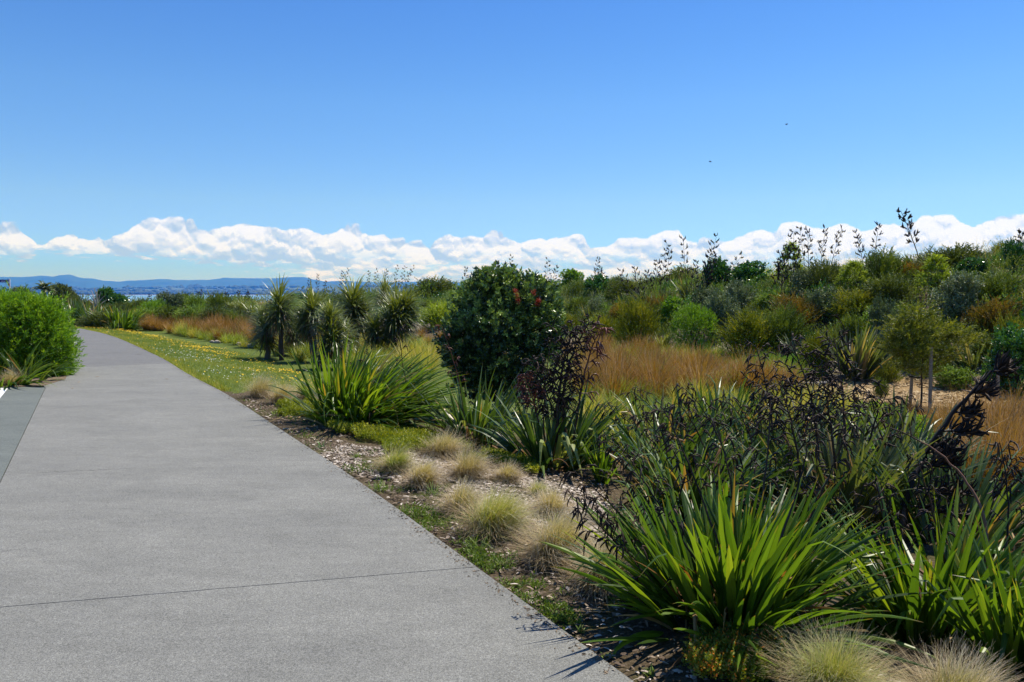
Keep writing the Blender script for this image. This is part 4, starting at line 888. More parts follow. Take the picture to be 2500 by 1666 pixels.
tussock(685,986,110,58,'second silvery tussock just right of the lawn corner one', dead=350)
tussock(742,976,110,52,'pale tussock between the silvery pair and the big green flax', 'greentussock')
tussock(2035,1715,330,170,'wild blond tussock at the bottom edge in front of the flaxes', 'greentussock', 2600, dead=900, wind=.15, bw=.0024)
tussock(2330,1765,330,110,'low blond tussock at the bottom right corner', n=1800, dead=900, bw=.0024)
tussock(28,944,70,46,'brown tussock under the left hedge', 'tussock', 900)

# ---- flax
def bez(p0, p1, p2, n=14):
    t = np.linspace(0, 1, n)[:, None]; return (1-t)**2*p0+2*t*(1-t)*p1+t*t*p2
def pods_mesh(org, dirn, ln, rad, hang, seg=4):
    """curved seed pods: org (N,3), dirn (N,3)"""
    N_ = len(org); t = np.linspace(0, 1, seg+1); d = unit(dirn)
    Pt = org[:, None]+d[:, None]*(ln[:, None]*t)[..., None]; Pt[..., 2] += (hang[:, None]*ln[:, None])*(t**2)[None]
    tw = rng.normal(size=(N_, 1, 3))*.12*ln[:, None, None]; Pt = Pt+tw*(np.sin(t*np.pi))[None, :, None]
    pr = np.sin(np.pi*np.clip(t*.9+.06, 0, 1)); return Pt, rad[:, None]*(.12+.88*pr)[None]
def stalk(parent, p0, p1, p2, rad=.012, pods=40, start=.45, podl=.07, podr=.007, hang=-.8, brl=.12, mat='stalk', pmat='pod', side=None, loc=None, name='flower_stalk', spread=1.0, nbr=None):
    org = np.array(loc) if loc is not None else np.zeros(3)
    C = bez(np.array(p0), np.array(p1), np.array(p2), 22)-org
    C[1:-1] += rng.normal(0, rad*.25, (20, 3))
    g = Geo(); t = np.linspace(0, 1, 22); addtubes(g, C[None], (rad*(1-.72*t))[None], 6, tint=np.array([.5]))
    nb = nbr or max(4, pods//5); tb = np.linspace(start, .985, nb)+U(-.01, .01, nb); B0 = np.stack([np.interp(tb, t, C[:, k]) for k in range(3)], -1); T_ = unit(np.stack([np.interp(tb, t, np.gradient(C, axis=0)[:, k]) for k in range(3)], -1))
    sd = unit(np.cross(T_, np.array([0, 1., .0]))); alt = np.where(np.arange(nb) % 2, 1., -1.)[:, None]
    dr = sd*alt if side is None else np.array(side)[None]+0*T_
    dr = unit(dr*spread+T_*.55+rng.normal(size=(nb, 3))*.30)
    L_ = brl*U(.6, 1.3, nb)*(1.15-.7*(tb-start)/(1-start))
    tt = np.linspace(0, 1, 5); BP = B0[:, None]+dr[:, None]*(L_[:, None]*tt)[..., None]; BP[..., 2] += -.18*L_[:, None]*(tt**2)[None] if side is not None else .25*L_[:, None]*(tt**2)[None]
    so = obj(name, g.mesh(name, True), LM[mat], parent)
    k = max(2, int(pods/nb)); ts = rng.random((nb, k))*.75+.25
    O = BP[:, 0][:, None]+(BP[:, -1]-BP[:, 0])[:, None]*ts[..., None]; O[..., 2] += 0
    pdn = unit(dr[:, None]*.7+rng.normal(size=(nb, k, 3))*.5+np.array([0, 0, .15 if hang > 0 else -.25]))
    n_ = nb*k; Pt, R_ = pods_mesh(O.reshape(-1, 3), pdn.reshape(-1, 3), podl*U(.6, 1.25, n_), podr*U(.7, 1.2, n_), np.full(n_, hang)*U(.4, 1.3, n_))
    gp = Geo(); addtubes(gp, Pt, R_, 5); addtubes(gp, BP, (rad*.28)*np.ones((nb, 5)), 4); cs = C[int(start*20):]; addtubes(gp, cs[None], (rad*(1-.72*t)*1.06)[None, int(start*20):], 6); obj('seed_head', gp.mesh('seed_head', True), LM[pmat], so)
    return so
def flax(px, py, w, h, label, n=150, mat='flax', lw=(.022, .042), wind=(.12, 0), lean=(0.03, 1.15), kinks=.12, D=None, droop=.55, hs=1.0, bias=None, group='flax clumps', leafL=None, nseg=9, palen=0, cat='flax', baser=None):
    q = at(px, py) if D is None else P(px, py, D)
    sc = q[1]/FPX; H = h*sc; Wd = w*sc; o = empty('flax', q, label, cat, group)
    nf = max(5, n//9); fa = U(0, 6.283, nf); fr = np.sqrt(rng.random(nf))*(baser if baser else .16*Wd); fx, fy = fr*np.cos(fa), fr*np.sin(fa)
    f = rng.integers(0, nf, n); faz = U(0, 3.1416, nf)
    u = rng.normal(0, 1, n); tilt = u*.30
    out = fr[f]/max(fr.max(), 1e-3)
    # fan direction + outward lean of the whole fan
    hx = np.cos(faz[f])*np.sin(tilt)+np.cos(fa[f])*np.sin(out*lean[1]*.62)+(bias[0] if bias else 0)+rng.normal(0, .10, n)
    hy = np.sin(faz[f])*np.sin(tilt)+np.sin(fa[f])*np.sin(out*lean[1]*.62)+(bias[1] if bias else 0)+rng.normal(0, .10, n)
    az = np.arctan2(hy, hx); ln = np.clip(np.hypot(hx, hy), lean[0], 1.25)
    L_ = (leafL*U(.6, 1.1, n) if leafL else np.minimum(H/np.maximum(np.cos(ln*.9), .45), Wd*.75+H*.2)*U(.62, 1.08, n))*hs
    base = np.column_stack([fx[f]+rng.normal(0, .02, n), fy[f]+rng.normal(0, .02, n), np.zeros(n)-.03])
    kk = (rng.random(n) < kinks)*U(.9, 1.9, n); kt = U(.45, .85, n)
    g = Geo(); blend(g, base, az, ln, L_, U(*lw, n), U(.1, 1.0, n)*droop*(.4+ln), nseg, fold=.38, pw=2.0, kink=kk, kt=kt, twist=rng.normal(0, .6, n), wind=wind, prof='flax', tint=np.clip(U(0, 1, n)**1.15-.12*(ln > .8), 0, 1))
    obj('leaves', g.mesh('leaves'), LM[mat], o)
    if n >= 90 and q[1] < 16:
        m_ = n//5; ai = rng.integers(0, n, m_); g = Geo(); blend(g, base[ai], U(0, 6.283, m_), U(.5, 1.45, m_), U(.45, .95, m_)*L_[ai], U(lw[0]*.7, lw[1]*.8, m_), U(.3, 1.5, m_), 8, fold=.7, pw=1.6, kink=(rng.random(m_) < .4)*U(.8, 1.6, m_), kt=U(.4, .7, m_), twist=rng.normal(0, 1.0, m_), prof='flax'); obj('dead_leaves', g.mesh('dead_leaves'), LM['deadflax'], o)
    if palen:
        g = Geo(); m_ = palen; a = U(-2.9, -.2, m_); blend(g, np.column_stack([.08*np.cos(a), .08*np.sin(a), np.zeros(m_)]), a, U(.35, .8, m_), U(.7, 1.0, m_)*H*1.15, U(lw[1]*.8, lw[1]*1.25, m_), U(.2, .6, m_), 10, fold=.25, pw=2, kink=U(1.3, 2.1, m_), kt=U(.45, .7, m_), twist=rng.normal(0, .3, m_), prof='flax')
        obj('bent_leaves', g.mesh('bent_leaves'), LM['pale'], o)
    o['_q'] = 0; del o['_q']
    return o, q
def far_stalks(o, q, lst, **k):
    for (bx, by, tx, ty) in lst:
        D = q[1]; p0 = P(bx, by, D)+np.array([0, 0, -.25]); p2 = P(tx, ty, D); p1 = (p0+p2)/2+np.array([(tx-bx)*-.12*D/FPX, 0, .0])
        stalk(o, p0, p1, p2, loc=q, **k)

# F1 the big one in front
f1, q1 = flax(1787,1520,800,400,'largest bright green flax in the right foreground beside the path', 470, 'flax', (.024, .043), droop=.62, kinks=.07, lean=(.03, 1.5), baser=.30, leafL=.82, nseg=12)
f2, q2 = flax(2300,1560,560,330,'tall leaved flax in the bottom right corner', 230, 'flax', (.026, .045), droop=.7, kinks=.1, lean=(.03, 1.4), leafL=.82, baser=.26, nseg=12)
f2b, q2b = flax(2520,1650,420,300,'flax leaning in from the right edge at the bottom corner', 90, 'flax', (.028, .046), droop=.5, kinks=.1, leafL=.75, baser=.18)
f3, q3 = flax(1700,1255,420,250,'dark glossy flax behind the largest bright green one', 210, 'flaxdark', (.026, .044), droop=1.1, kinks=.2, lean=(.1, 1.3), baser=.30, leafL=.92)
f3b, q3b = flax(1860,1190,320,190,'dense dark flax in the middle of the foreground group', 150, 'flaxdark', (.026, .046), droop=1.0, kinks=.25, baser=.30, leafL=.90)
f4, q4 = flax(2060,1260,420,270,'grey green flax with pale upright leaves in the foreground group', 190, 'flaxgrey', (.034, .058), droop=.6, kinks=.2, baser=.34, leafL=1.0)
f4b, q4b = flax(2340,1330,380,240,'dull green flax under the leaning black seed stalk', 130, 'flaxdark', (.026, .046), droop=.6, kinks=.15, baser=.28, leafL=.95)
f3c, q3c = flax(1625,1165,330,200,'glossy arching flax at the left of the dark foreground thicket', 170, 'flaxdark', (.026, .044), droop=1.2, kinks=.2, lean=(.1, 1.35), baser=.35, leafL=1.05)
f3d, q3d = flax(1760,1110,330,180,'dark flax at the back of the foreground thicket', 170, 'flaxdark', (.028, .046), droop=1.1, kinks=.2, lean=(.1, 1.35), baser=.4, leafL=1.05)
f4c, q4c = flax(2190,1200,330,200,'grey green flax at the back right of the thicket', 130, 'flaxgrey', (.032, .052), droop=.7, kinks=.2, baser=.35, leafL=1.0)
f4d, q4d = flax(1960,1120,330,180,'pale edged flax behind the thicket of black stalks', 150, 'flaxgrey', (.032, .052), droop=.8, kinks=.25, baser=.4, leafL=1.0)
f5, q5 = flax(1345,1145,330,200,'dark flax with bent pale leaves below the dark tree', 170, 'flaxdark', (.030, .052), droop=.8, kinks=.2, lean=(.05, 1.35), palen=7, baser=.25, leafL=1.0)
f6, q6 = flax(1165,1085,210,150,'narrow dark flax between the wide green flax and the dark tree', 110, 'flaxdark', (.028, .044), droop=.6, kinks=.1, baser=.22, leafL=1.0, palen=2)
f7, q7 = flax(885,1040,330,190,'wide glossy green flax swept sideways by the wind', 560, 'flax', (.026, .042), wind=(.55, -.1), droop=1.15, kinks=.1, lean=(.05, 1.35), bias=(.18, -.05), baser=.42, leafL=1.22, nseg=10)
f8, q8 = flax(1472,1178,130,125,'small bright flax beside the woodchips', 45, 'flax', (.026, .040), droop=.6, kinks=.1, baser=.08, leafL=.6)
f9, q9 = flax(2093,922,130,140,'big spiky flax at the foot of the bank with a bent white leaf', 210, 'flaxgrey', (.045, .065), droop=.55, kinks=.06, baser=.26, leafL=1.3, palen=1)
f10, q10 = flax(2384,910,110,110,'spiky flax at the foot of the bank further right', 80, 'flaxgrey', (.045, .065), droop=.7, kinks=.08, baser=.18, leafL=.95)
f11, q11 = flax(1619,864,55,60,'pale striped flax on bare mulch at the foot of the bank', 60, 'pale', (.04, .06), droop=.5, baser=.10, leafL=.72)
f11b, q11b = flax(1950,880,50,60,'small flax with blond tips left of the big spiky flax', 50, 'flaxgrey', (.045, .065), droop=.4, baser=.10, leafL=.8)
f12, q12 = flax(2020,655,75,28,'spiky flax on the skyline near the middle seed stalks', 60, 'flaxgrey', (.04, .06), droop=.5, baser=.3)
f12b, q12b = flax(2265,622,110,40,'wide spiky flax on the skyline carrying the tallest seed stalk', 80, 'flaxgrey', (.04, .06), droop=.5, baser=.5)
f13, q13 = flax(1600,745,110,50,'pale leaved flax in the middle of the bank under the seed stalks', 110, 'flaxgrey', (.05, .07), droop=.6, baser=.5)
f14, q14 = flax(1690,735,90,60,'yellow green flax below the leaning seed stalks', 90, 'flaxgrey', (.05, .07), droop=.5, baser=.4)
f15, q15 = flax(190,795,65,62,'distant flax next to the left hedge', 130, 'flaxdark', (.06, .09), droop=.7, baser=.7, leafL=1.6)
f16, q16 = flax(240,800,60,55,'middle flax of the distant row by the lawn', 130, 'flaxdark', (.06, .09), droop=.8, baser=.7, leafL=1.5)
f17, q17 = flax(295,806,60,42,'low arching flax at the lawn end of the distant row', 130, 'flax', (.055, .08), droop=1.1, baser=.6, leafL=1.4)
f18, q18 = flax(70,936,120,90,'smaller brownish flax blended into the foot of the left hedge', 45, 'flaxdark', (.028, .042), droop=1.2, kinks=.1, lean=(.4, 1.4), baser=.2, leafL=.8, bias=(.15, -.3))
f18b, q18b = flax(12,944,150,120,'flax with long arching yellow green leaves under the left hedge', 75, 'flax', (.030, .048), droop=1.1, kinks=.08, lean=(.3, 1.4), baser=.25, leafL=1.0, bias=(.15, -.3))
f19, q19 = flax(1440,790,60,60,'small flax with blond leaves left of mid bank', 40, 'flaxgrey', (.04, .06), droop=.4)
f20, q20 = flax(1545,840,40,40,'tiny flax at the bank foot left of the pale striped one', 30, 'flaxgrey', (.04, .06), droop=.5)
# seed stalks on the skyline
K = dict(rad=.011, pods=60, start=.35, podl=.085, podr=.017, hang=.5, brl=.17)
far_stalks(f12b, q12b, [(2248,625,2199,514)], **dict(K, rad=.018, pods=60, podl=.12, podr=.026, brl=.22))
far_stalks(f12, q12, [(2025,650,2055,560),(2002,650,2015,558),(1967,660,1952,556),(1975,660,1972,562)], **K)
f21, q21 = flax(2130,650,50,22,'skyline flax right of the spiky middle one', 40, 'flaxgrey', (.04, .06), droop=.4); far_stalks(f21, q21, [(2130,650,2145,553),(2112,650,2090,570)], **K)
f22, q22 = flax(1918,735,60,40,'flax with a bundle of tall dark stalks in front of the pale green shrub', 40, 'flaxdark', (.04, .06), droop=.5); far_stalks(f22, q22, [(1902,745,1921,599),(1937,745,1938,564),(1912,745,1905,620),(1950,745,1945,610),(1895,745,1900,640)], **dict(K, start=.5))
far_stalks(f14, q14, [(1719,720,1749,578),(1712,720,1738,600),(1708,720,1748,620),(1678,715,1667,581),(1740,720,1812,623),(1690,720,1700,640)], **K)
far_stalks(f13, q13, [(1608,720,1629,595),(1622,720,1636,610),(1600,720,1605,640),(1560,750,1515,660),(1575,745,1550,655),(1590,720,1580,665)], **K)
f23, q23 = flax(1340,720,60,40,'flax with a single dark seed head right of the dark tree', 40, 'flaxdark', (.05, .07), droop=.5); far_stalks(f23, q23, [(1332,715,1338,634),(1340,715,1360,652)], **K)
f24, q24 = flax(1240,700,50,30,'flax half hidden behind the dark tree top', 30, 'flaxdark', (.05, .07)); far_stalks(f24, q24, [(1245,700,1249,625),(1205,700,1213,640)], **K)
f25, q25 = flax(1455,690,60,36,'flax on the skyline between the glossy shrubs', 30, 'flaxdark', (.05, .07)); far_stalks(f25, q25, [(1448,690,1462,632),(1465,690,1466,655)], **dict(K, podl=.07))
f26, q26 = flax(1130,705,50,26,'skyline flax left of the dark tree', 30, 'flaxdark', (.05, .07)); far_stalks(f26, q26, [(1133,710,1138,655),(1150,710,1153,668)], **K)
f27, q27 = flax(945,725,130,50,'skyline flax with many seed stalks behind the cabbage trees', 90, 'flaxdark', (.05, .07), baser=.8); far_stalks(f27, q27, [(958,715,972,650),(968,715,991,650),(960,715,1012,652),(940,715,944,660),(915,715,920,660),(895,715,902,664),(980,715,1006,662)], **dict(K, start=.3))
f28, q28 = flax(840,725,110,40,'skyline flax left of the many stalked one', 70, 'flaxdark', (.05, .07), baser=.7); far_stalks(f28, q28, [(830,715,851,658),(826,715,838,664),(773,720,776,672),(752,725,756,682),(790,722,796,688)], **K)
f29, q29 = flax(560,745,90,30,'distant flax with thin stalks against the water', 60, 'flaxdark', (.07, .1), baser=.8); far_stalks(f29, q29, [(578,745,584,712),(600,745,606,714),(560,745,552,716),(530,748,538,722)], **dict(K, rad=.015, podr=.025, podl=.13))
f30, q30 = flax(430,752,90,26,'distant flax with thin stalks left of the grassy mound', 60, 'flaxdark', (.07, .1), baser=.8); far_stalks(f30, q30, [(404,750,410,712),(362,755,366,722),(490,748,484,715),(480,748,492,712)], **dict(K, rad=.015, podr=.025, podl=.13))
f31, q31 = flax(2498,600,40,30,'skyline flax cut by the right edge', 30, 'flaxgrey', (.04, .06)); far_stalks(f31, q31, [(2500,610,2496,566)], **K)
# stalks of the foreground flaxes: (root q, pixel mid, pixel tip, depth of tip)
def near(o, q, lst, **k):
    for it in lst:
        (bx, by, mx_, my, tx, ty, D0, D2) = it[:8]; kw = dict(k); kw.update(it[8] if len(it) > 8 else {})
        p0 = P(bx, by, D0); p2 = P(tx, ty, D2); pm = P(mx_, my, (D0+D2)/2); p1 = 2*pm-(p0+p2)/2
        stalk(o, p0, p1, p2, loc=q, **kw)
N1 = dict(rad=.0075, pods=60, start=.45, podl=.055, podr=.0052, hang=-.9, brl=.10)
D1 = q1[1]
near(f1, q1, [(1720,1500,1530,1350,1411,1215,D1,D1-.05),(1730,1480,1560,1300,1402,1150,D1,D1+.1),(1760,1460,1640,1280,1530,1110,D1,D1+.1),
  (1790,1440,1700,1180,1620,1000,D1,D1+.25),(1830,1440,1870,1150,1880,960,D1,D1+.3),(1900,1470,1990,1240,2090,1010,D1+.1,D1+.3),(1810,1450,1790,1220,1745,1020,D1,D1+.2),
  (1700,1520,1600,1430,1520,1330,D1-.1,D1-.15,dict(pods=12)),(1860,1440,1950,1180,1985,1000,D1,D1+.3),(2000,1500,2060,1330,2110,1180,D1+.1,D1+.2,dict(pods=25))], **N1)
N3 = dict(N1, rad=.009, pods=60, podl=.065, podr=.006, brl=.13)
D3 = q3[1]
near(f3, q3, [(1720,1220,1640,1100,1560,1010,D3,D3),(1760,1200,1700,1050,1650,985,D3,D3),(1800,1200,1740,1040,1665,945,D3,D3+.2),(1840,1200,1830,1060,1757,968,D3,D3+.2),(1680,1230,1560,1130,1470,1065,D3,D3)], **N3)
near(f3c, q3c, [(1640,1120,1560,1050,1470,985,q3c[1],q3c[1]),(1660,1120,1610,1020,1540,955,q3c[1],q3c[1])], **N3)
near(f4c, q4c, [(2180,1180,2190,1060,2240,985,q4c[1],q4c[1]),(2200,1180,2150,1060,2120,970,q4c[1],q4c[1])], **N3)
near(f3b, q3b, [(1890,1170,1880,1000,1845,845,q3b[1],q3b[1],dict(rad=.014, pods=90, start=.4, brl=.22, podl=.085, podr=.007)),(1870,1170,1860,1060,1850,930,q3b[1],q3b[1])], **N3)
N4 = dict(rad=.013, pods=125, start=.40, podl=.085, podr=.0075, hang=-.5, brl=.22)
D4 = q4[1]
near(f4, q4, [(2000,1230,1985,1000,1928,835,D4,D4+.3),(2060,1220,2060,1000,2035,826,D4,D4+.3),(2040,1230,2030,1050,2000,900,D4,D4),(2090,1220,2120,1080,2165,960,D4,D4,dict(pods=60)),(1960,1230,1940,1070,1900,930,D4,D4)], **N4)
# heavy leaning stalk with its pods on one side, and the long brown arching one
near(f4b, q4b, [(2200,1330,2250,1130,2420,905,q4b[1],q4b[1]+.1,dict(rad=.030, pods=420, nbr=8, start=.25, podl=.12, podr=.009, brl=.36, hang=.35, side=(1., 0, -.1), spread=1.5))])
near(f2, q2, [(2400,1420,2370,1190,2173,1045,q2[1],q2[1]+.3,dict(rad=.011, pods=8, start=.9, brl=.05, mat='brownstem', podl=.04)),(2330,1500,2290,1300,2240,1120,q2[1],q2[1]+.1),(2420,1500,2460,1280,2440,1080,q2[1],q2[1]+.2),(2280,1500,2200,1330,2150,1180,q2[1],q2[1])], **dict(N1, pods=50))
near(f4b, q4b, [(2380,1300,2440,1200,2470,1120,q4b[1],q4b[1]),(2400,1320,2330,1180,2310,1080,q4b[1],q4b[1])], **N3)
D5 = q5[1]
near(f5, q5, [(1385,1080,1380,930,1440,785,D5,D5,dict(rad=.022)),(1360,1080,1370,920,1400,800,D5,D5,dict(rad=.02)),(1400,1080,1430,900,1470,800,D5,D5,dict(pmat='redpod', pods=90)),(1330,1080,1330,960,1350,800,D5,D5,dict(pods=60, rad=.010)),
   (1320,1080,1310,1010,1280,915,D5,D5,dict(mat='stalk', pmat='redpod', pods=150, podl=.06, brl=.14, start=.55)),(1370,1080,1350,1000,1300,880,D5,D5)], **dict(rad=.015, pods=150, start=.30, podl=.09, podr=.008, hang=-.6, brl=.15))
near(f7, q7, [(900,1020,895,940,890,860,q7[1],q7[1]),(870,1020,860,960,850,890,q7[1],q7[1]),(1010,1000,985,900,975,800,q7[1],q7[1])], **dict(N1, rad=.008, pods=25, podl=.05, podr=.006))
near(f6, q6, [(1130,1040,1120,930,1075,790,q6[1],q6[1],dict(pmat='redpod'))], **dict(N1, rad=.009, pods=30))
near(f9, q9, [(2080,900,2060,800,2030,770,q9[1],q9[1])], **dict(N1, rad=.014, pods=10))

# ---- cabbage trees
def cabbage(bx, by, heads, label, tw=.10, n=520):
    """heads: (px, py, radius px)"""
    q = at(bx, by); D = q[1]; o = empty('cabbage_tree', q, label, 'cabbage tree', 'young cabbage trees at the lawn edge')
    for k, (hx, hy, hr) in enumerate(heads):
        c = P(hx, hy, D+(.0 if k == 0 else .15)); r = hr*1.5*D/FPX; c = c-q
        nb = 8; t = np.linspace(0, 1, nb); C = np.stack([c[0]*t**1.3, c[1]*t, -.05+(c[2]+.02)*t], -1); C[1:-1, :2] += rng.normal(0, .012, (nb-2, 2))
        g = Geo(); addtubes(g, C[None], (tw*.5*(1.25-.45*t)*(1+rng.normal(0, .05, nb)))[None], 9); obj('trunk', g.mesh('trunk', True), LM['bark'], o)
        g = Geo(); n_ = int(n*.72); th = np.arccos(np.clip(1-U(0, 1.55, n_), -1, 1)); b = np.tile(c, (n_, 1))+rng.normal(0, .03, (n_, 3)); b[:, 2] -= U(0, .42, n_)*(th/1.5)*min(1, r/.55)
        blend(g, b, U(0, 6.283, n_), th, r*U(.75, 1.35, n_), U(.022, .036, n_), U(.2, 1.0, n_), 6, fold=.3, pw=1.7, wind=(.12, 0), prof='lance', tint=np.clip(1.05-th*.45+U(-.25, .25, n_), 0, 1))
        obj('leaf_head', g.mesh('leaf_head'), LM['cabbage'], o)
        g = Geo(); n_ = 150; b = np.tile(c, (n_, 1))+rng.normal(0, .03, (n_, 3)); b[:, 2] -= U(.1, .5, n_)*min(1, c[2]/1.4)
        blend(g, b, U(0, 6.283, n_), U(1.7, 2.6, n_), r*U(.6, 1.1, n_), U(.018, .026, n_), U(.2, .6, n_), 4, prof='lance'); obj('dead_leaves', g.mesh('dead_leaves'), LM['deadleaf'], o)
cabbage(653,876,[(650,800,32)],'short cabbage tree with thick trunk at the left of the clump', .14)
cabbage(687,880,[(683,742,42)],'tallest single headed cabbage tree with a clean trunk on the lawn edge', .12, 640)
cabbage(733,860,[(733,798,30)],'small dark cabbage tree behind the tall single headed one', .09)
cabbage(767,886,[(765,752,36),(742,775,24)],'slim cabbage tree with grey trunk in the middle of the clump', .12)
cabbage(782,902,[(812,822,36),(806,775,32)],'leaning cabbage tree with wide foot and two heads', .15)
cabbage(868,866,[(862,738,46),(882,765,30)],'large bright headed cabbage tree behind the wide green flax', .13, 700)
cabbage(968,875,[(968,762,46),(990,745,30),(955,790,38)],'drooping dark cabbage tree at the right of the clump', .13, 640)
cabbage(708,868,[(712,800,26)],'small cabbage tree head squeezed behind the tall single headed one', .09)
cabbage(836,884,[(838,812,30)],'shaggy cabbage tree low in the middle of the clump', .12)
cabbage(915,876,[(914,800,30)],'dark cabbage tree between the bright headed and drooping ones', .11)
cabbage(640,850,[(640,775,24)],'far cabbage tree showing left of the tall single headed one', .12)
cabbage(945,760,[(940,712,34)],'cabbage tree head rising behind the drooping dark one', .10)
cabbage(590,800,[(588,770,24),(592,752,18)],'distant cabbage tree left of the clump', .14)
cabbage(617,803,[(614,766,24)],'second distant cabbage tree beside the left one', .14)
cabbage(572,790,[(566,752,17)],'most distant cabbage tree behind the rushes', .14)

# ---- the dark tree with red flowers
def dark_tree():
    q = at(1218, 1010); D = q[1]; o = empty('flowering_tree', q, 'dark leathery leaved tree with a few red flowers in the centre', 'tree')
    S_ = D/FPX
    def w(px, py, dy=0.): return P(px, py, D+dy)-q
    B = [(1225,705,75,46),(1170,740,65,60),(1290,745,72,62),(1215,790,110,70),(1150,830,72,65),(1310,820,62,72),(1230,860,110,62),(1170,890,72,42),(1285,915,58,40),(1225,955,62,36),(1165,945,48,32),(1290,955,40,26),(1115,855,46,50),(1190,690,50,34),(1225,672,36,22),(1345,835,30,50),(1140,915,50,34),(1240,925,60,28),(1100,800,24,30),(1330,700,24,26),(1280,705,46,32),(1340,770,34,60)]
    g = Geo(); inner = Geo()
    for (bx, by, rx, rz) in B:
        c = w(bx, by, rng.uniform(-.15, .15)); n = int(290*(rx*rz)/(70*60)); d = unit(rng.normal(size=(n, 3))); r = U(.45, 1, n)**.5*np.where(rng.random(n) < .16, U(1.05, 1.4, n), .88)
        p = c+d*np.array([rx*S_, rx*S_*.95, rz*S_])*r[:, None]
        dr = unit(d+np.array([.1, -.05, .75])+rng.normal(size=d.shape)*.4)
        upl = np.clip((p[:, 2]-1.15)*.6, -.3, .35)
        addtwigs(g, p-dr*.05, dr, U(.07, .13, n), 14, .070, .030, ang=.95, tint=np.clip(.40+(rng.random(n) < .18+.45*(p[:, 2] > 1.35))*.45+U(-.2, .2, n), 0, 1), tvar=.18)  # more light leaves high up: the sunlit crown top is put into the tint
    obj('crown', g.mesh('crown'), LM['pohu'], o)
    g = Geo(); t = np.linspace(0, 1, 9)
    main = np.stack([0*t, 0*t, -.05+1.0*t], -1)[None]; addtubes(g, main, (.045*(1-.35*t))[None], 8); obj('trunk', g.mesh('trunk', True), LM['bark'], o)
    for (bx, by, rx, rz) in B[:10]:
        e = w(bx, by); s = np.array([0, 0, rng.uniform(.25, .8)]); C = bez(s, (s+e)/2+np.array([0, 0, -.08]), e, 9); g = Geo(); addtubes(g, C[None], (.020*(1-.7*t))[None], 6); obj('limb', g.mesh('limb', True), LM['bark'], o)
    for (fx, fy) in [(1262,722),(1265,735),(1303,715),(1310,742),(1258,712),(1315,735)]:
        c = w(fx, fy, -.55); n = 160; d = unit(rng.normal(size=(n, 3))+np.array([0, -.3, .3]))
        az = np.arctan2(d[:, 1], d[:, 0]); th = np.arccos(d[:, 2]); g = Geo(); blend(g, np.tile(c, (n, 1))+rng.normal(0, .018, (n, 3)), az, th, U(.02, .045, n), np.full(n, .004), np.zeros(n), 2, prof='g'); obj('red_flower', g.mesh('red_flower'), LM['crimson'], o)
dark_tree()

# ---- staked young tree (fine mid green leaves) and stakes
def staked_tree():
    q = at(2247, 1000); D = q[1]; S_ = D/FPX
    o = empty('young_tree', q, 'young mid green feathery tree growing between two wooden stakes', 'tree')
    g = Geo(); t = np.linspace(0, 1, 8); top = P(2255, 770, D)-q
    C = np.stack([top[0]*t, top[1]*t, -.05+top[2]*t], -1); C[1:-1, :2] += rng.normal(0, .01, (6, 2)); addtubes(g, C[None], (.018*(1-.7*t))[None], 6); obj('trunk', g.mesh('trunk', True), LM['wood'], o)
    g = Geo()
    for (bx, by, rx, rz) in [(2245,775,42,34),(2215,815,56,36),(2290,812,60,30),(2335,835,48,20),(2235,855,62,34),(2290,870,46,26),(2185,850,34,36),(2345,815,36,18),(2255,905,40,22),(2205,890,30,22),(2200,790,30,24)]:
        c = P(bx, by, D+rng.uniform(-.1, .1))-q; n = int(230*rx*rz/2400); d = unit(rng.normal(size=(n, 3))); p = c+d*np.array([rx*S_, rx*S_, rz*S_])*.78*(U(.2, 1, n)**.5*np.where(rng.random(n) < .25, U(1.1, 1.6, n), 1))[:, None]
        dr = unit(np.column_stack([d[:, 0]*1.2+.3, d[:, 1], np.abs(d[:, 2])*.5+.25])+rng.normal(size=d.shape)*.25); addtwigs(g, p-dr*.06, dr, U(.14, .28, n), 20, .050, .013, ang=.6, tvar=.25)
    obj('crown', g.mesh('crown'), LM['yolive2'], o)
staked_tree()
m_stake = plain('weathered_timber', (.20, .155, .11), .85, (.30, .25, .19), 40, .3)
def box_v(x, y, z0, z1, w, d, lean=0):
    V = np.array([[sx*w/2+lean*(z-z0)/(z1-z0), sy*d/2, z] for z in (z0, z1) for sy in (-1, 1) for sx in (-1, 1)])+np.array([x, y, 0])
    return V, np.array([[0,2,3,1],[4,5,7,6],[0,1,5,4],[2,6,7,3],[0,4,6,2],[1,3,7,5]])
def stake(px, py, h, label, lean=0):
    q = at(px, py); V, F = box_v(0, 0, -.15, h, .042, .042, lean); o = obj('wooden_stake', new_mesh('wooden_stake', V, F), m_stake, loc=q)
    md = o.modifiers.new('bevel', 'BEVEL'); md.width = .004; md.segments = 1
    return tag(o, label, 'stake', 'wooden stakes on the mulch')
stake(2221, 990, .95, 'left wooden stake of the pair round the young tree', .04)
stake(2270, 1008, 1.05, 'right wooden stake of the pair round the young tree', -.01)
stake(2434, 990, .75, 'lone pale stake right of the staked young tree')
def tie(pa, pb, label):
    a, b = pa, pb; g = Geo(); addtubes(g, np.array([[a, (a+b)/2+np.array([0, 0, -.005]), b]]), np.full((1, 3), .014), 6)
    tag(obj('tree_tie', g.mesh('tree_tie', True), plain('black_rubber', (.015, .015, .016), .6)), label, 'tree tie')
qs = at(2221, 990)
tie(P(2221, 920, qs[1]-.03), P(2248, 920, qs[1]+.02), 'black rubber tie from the left stake to the trunk'); tie(P(2248, 914, qs[1]-.02), P(2271, 913, qs[1]-.12), 'black rubber tie from the right stake to the trunk')

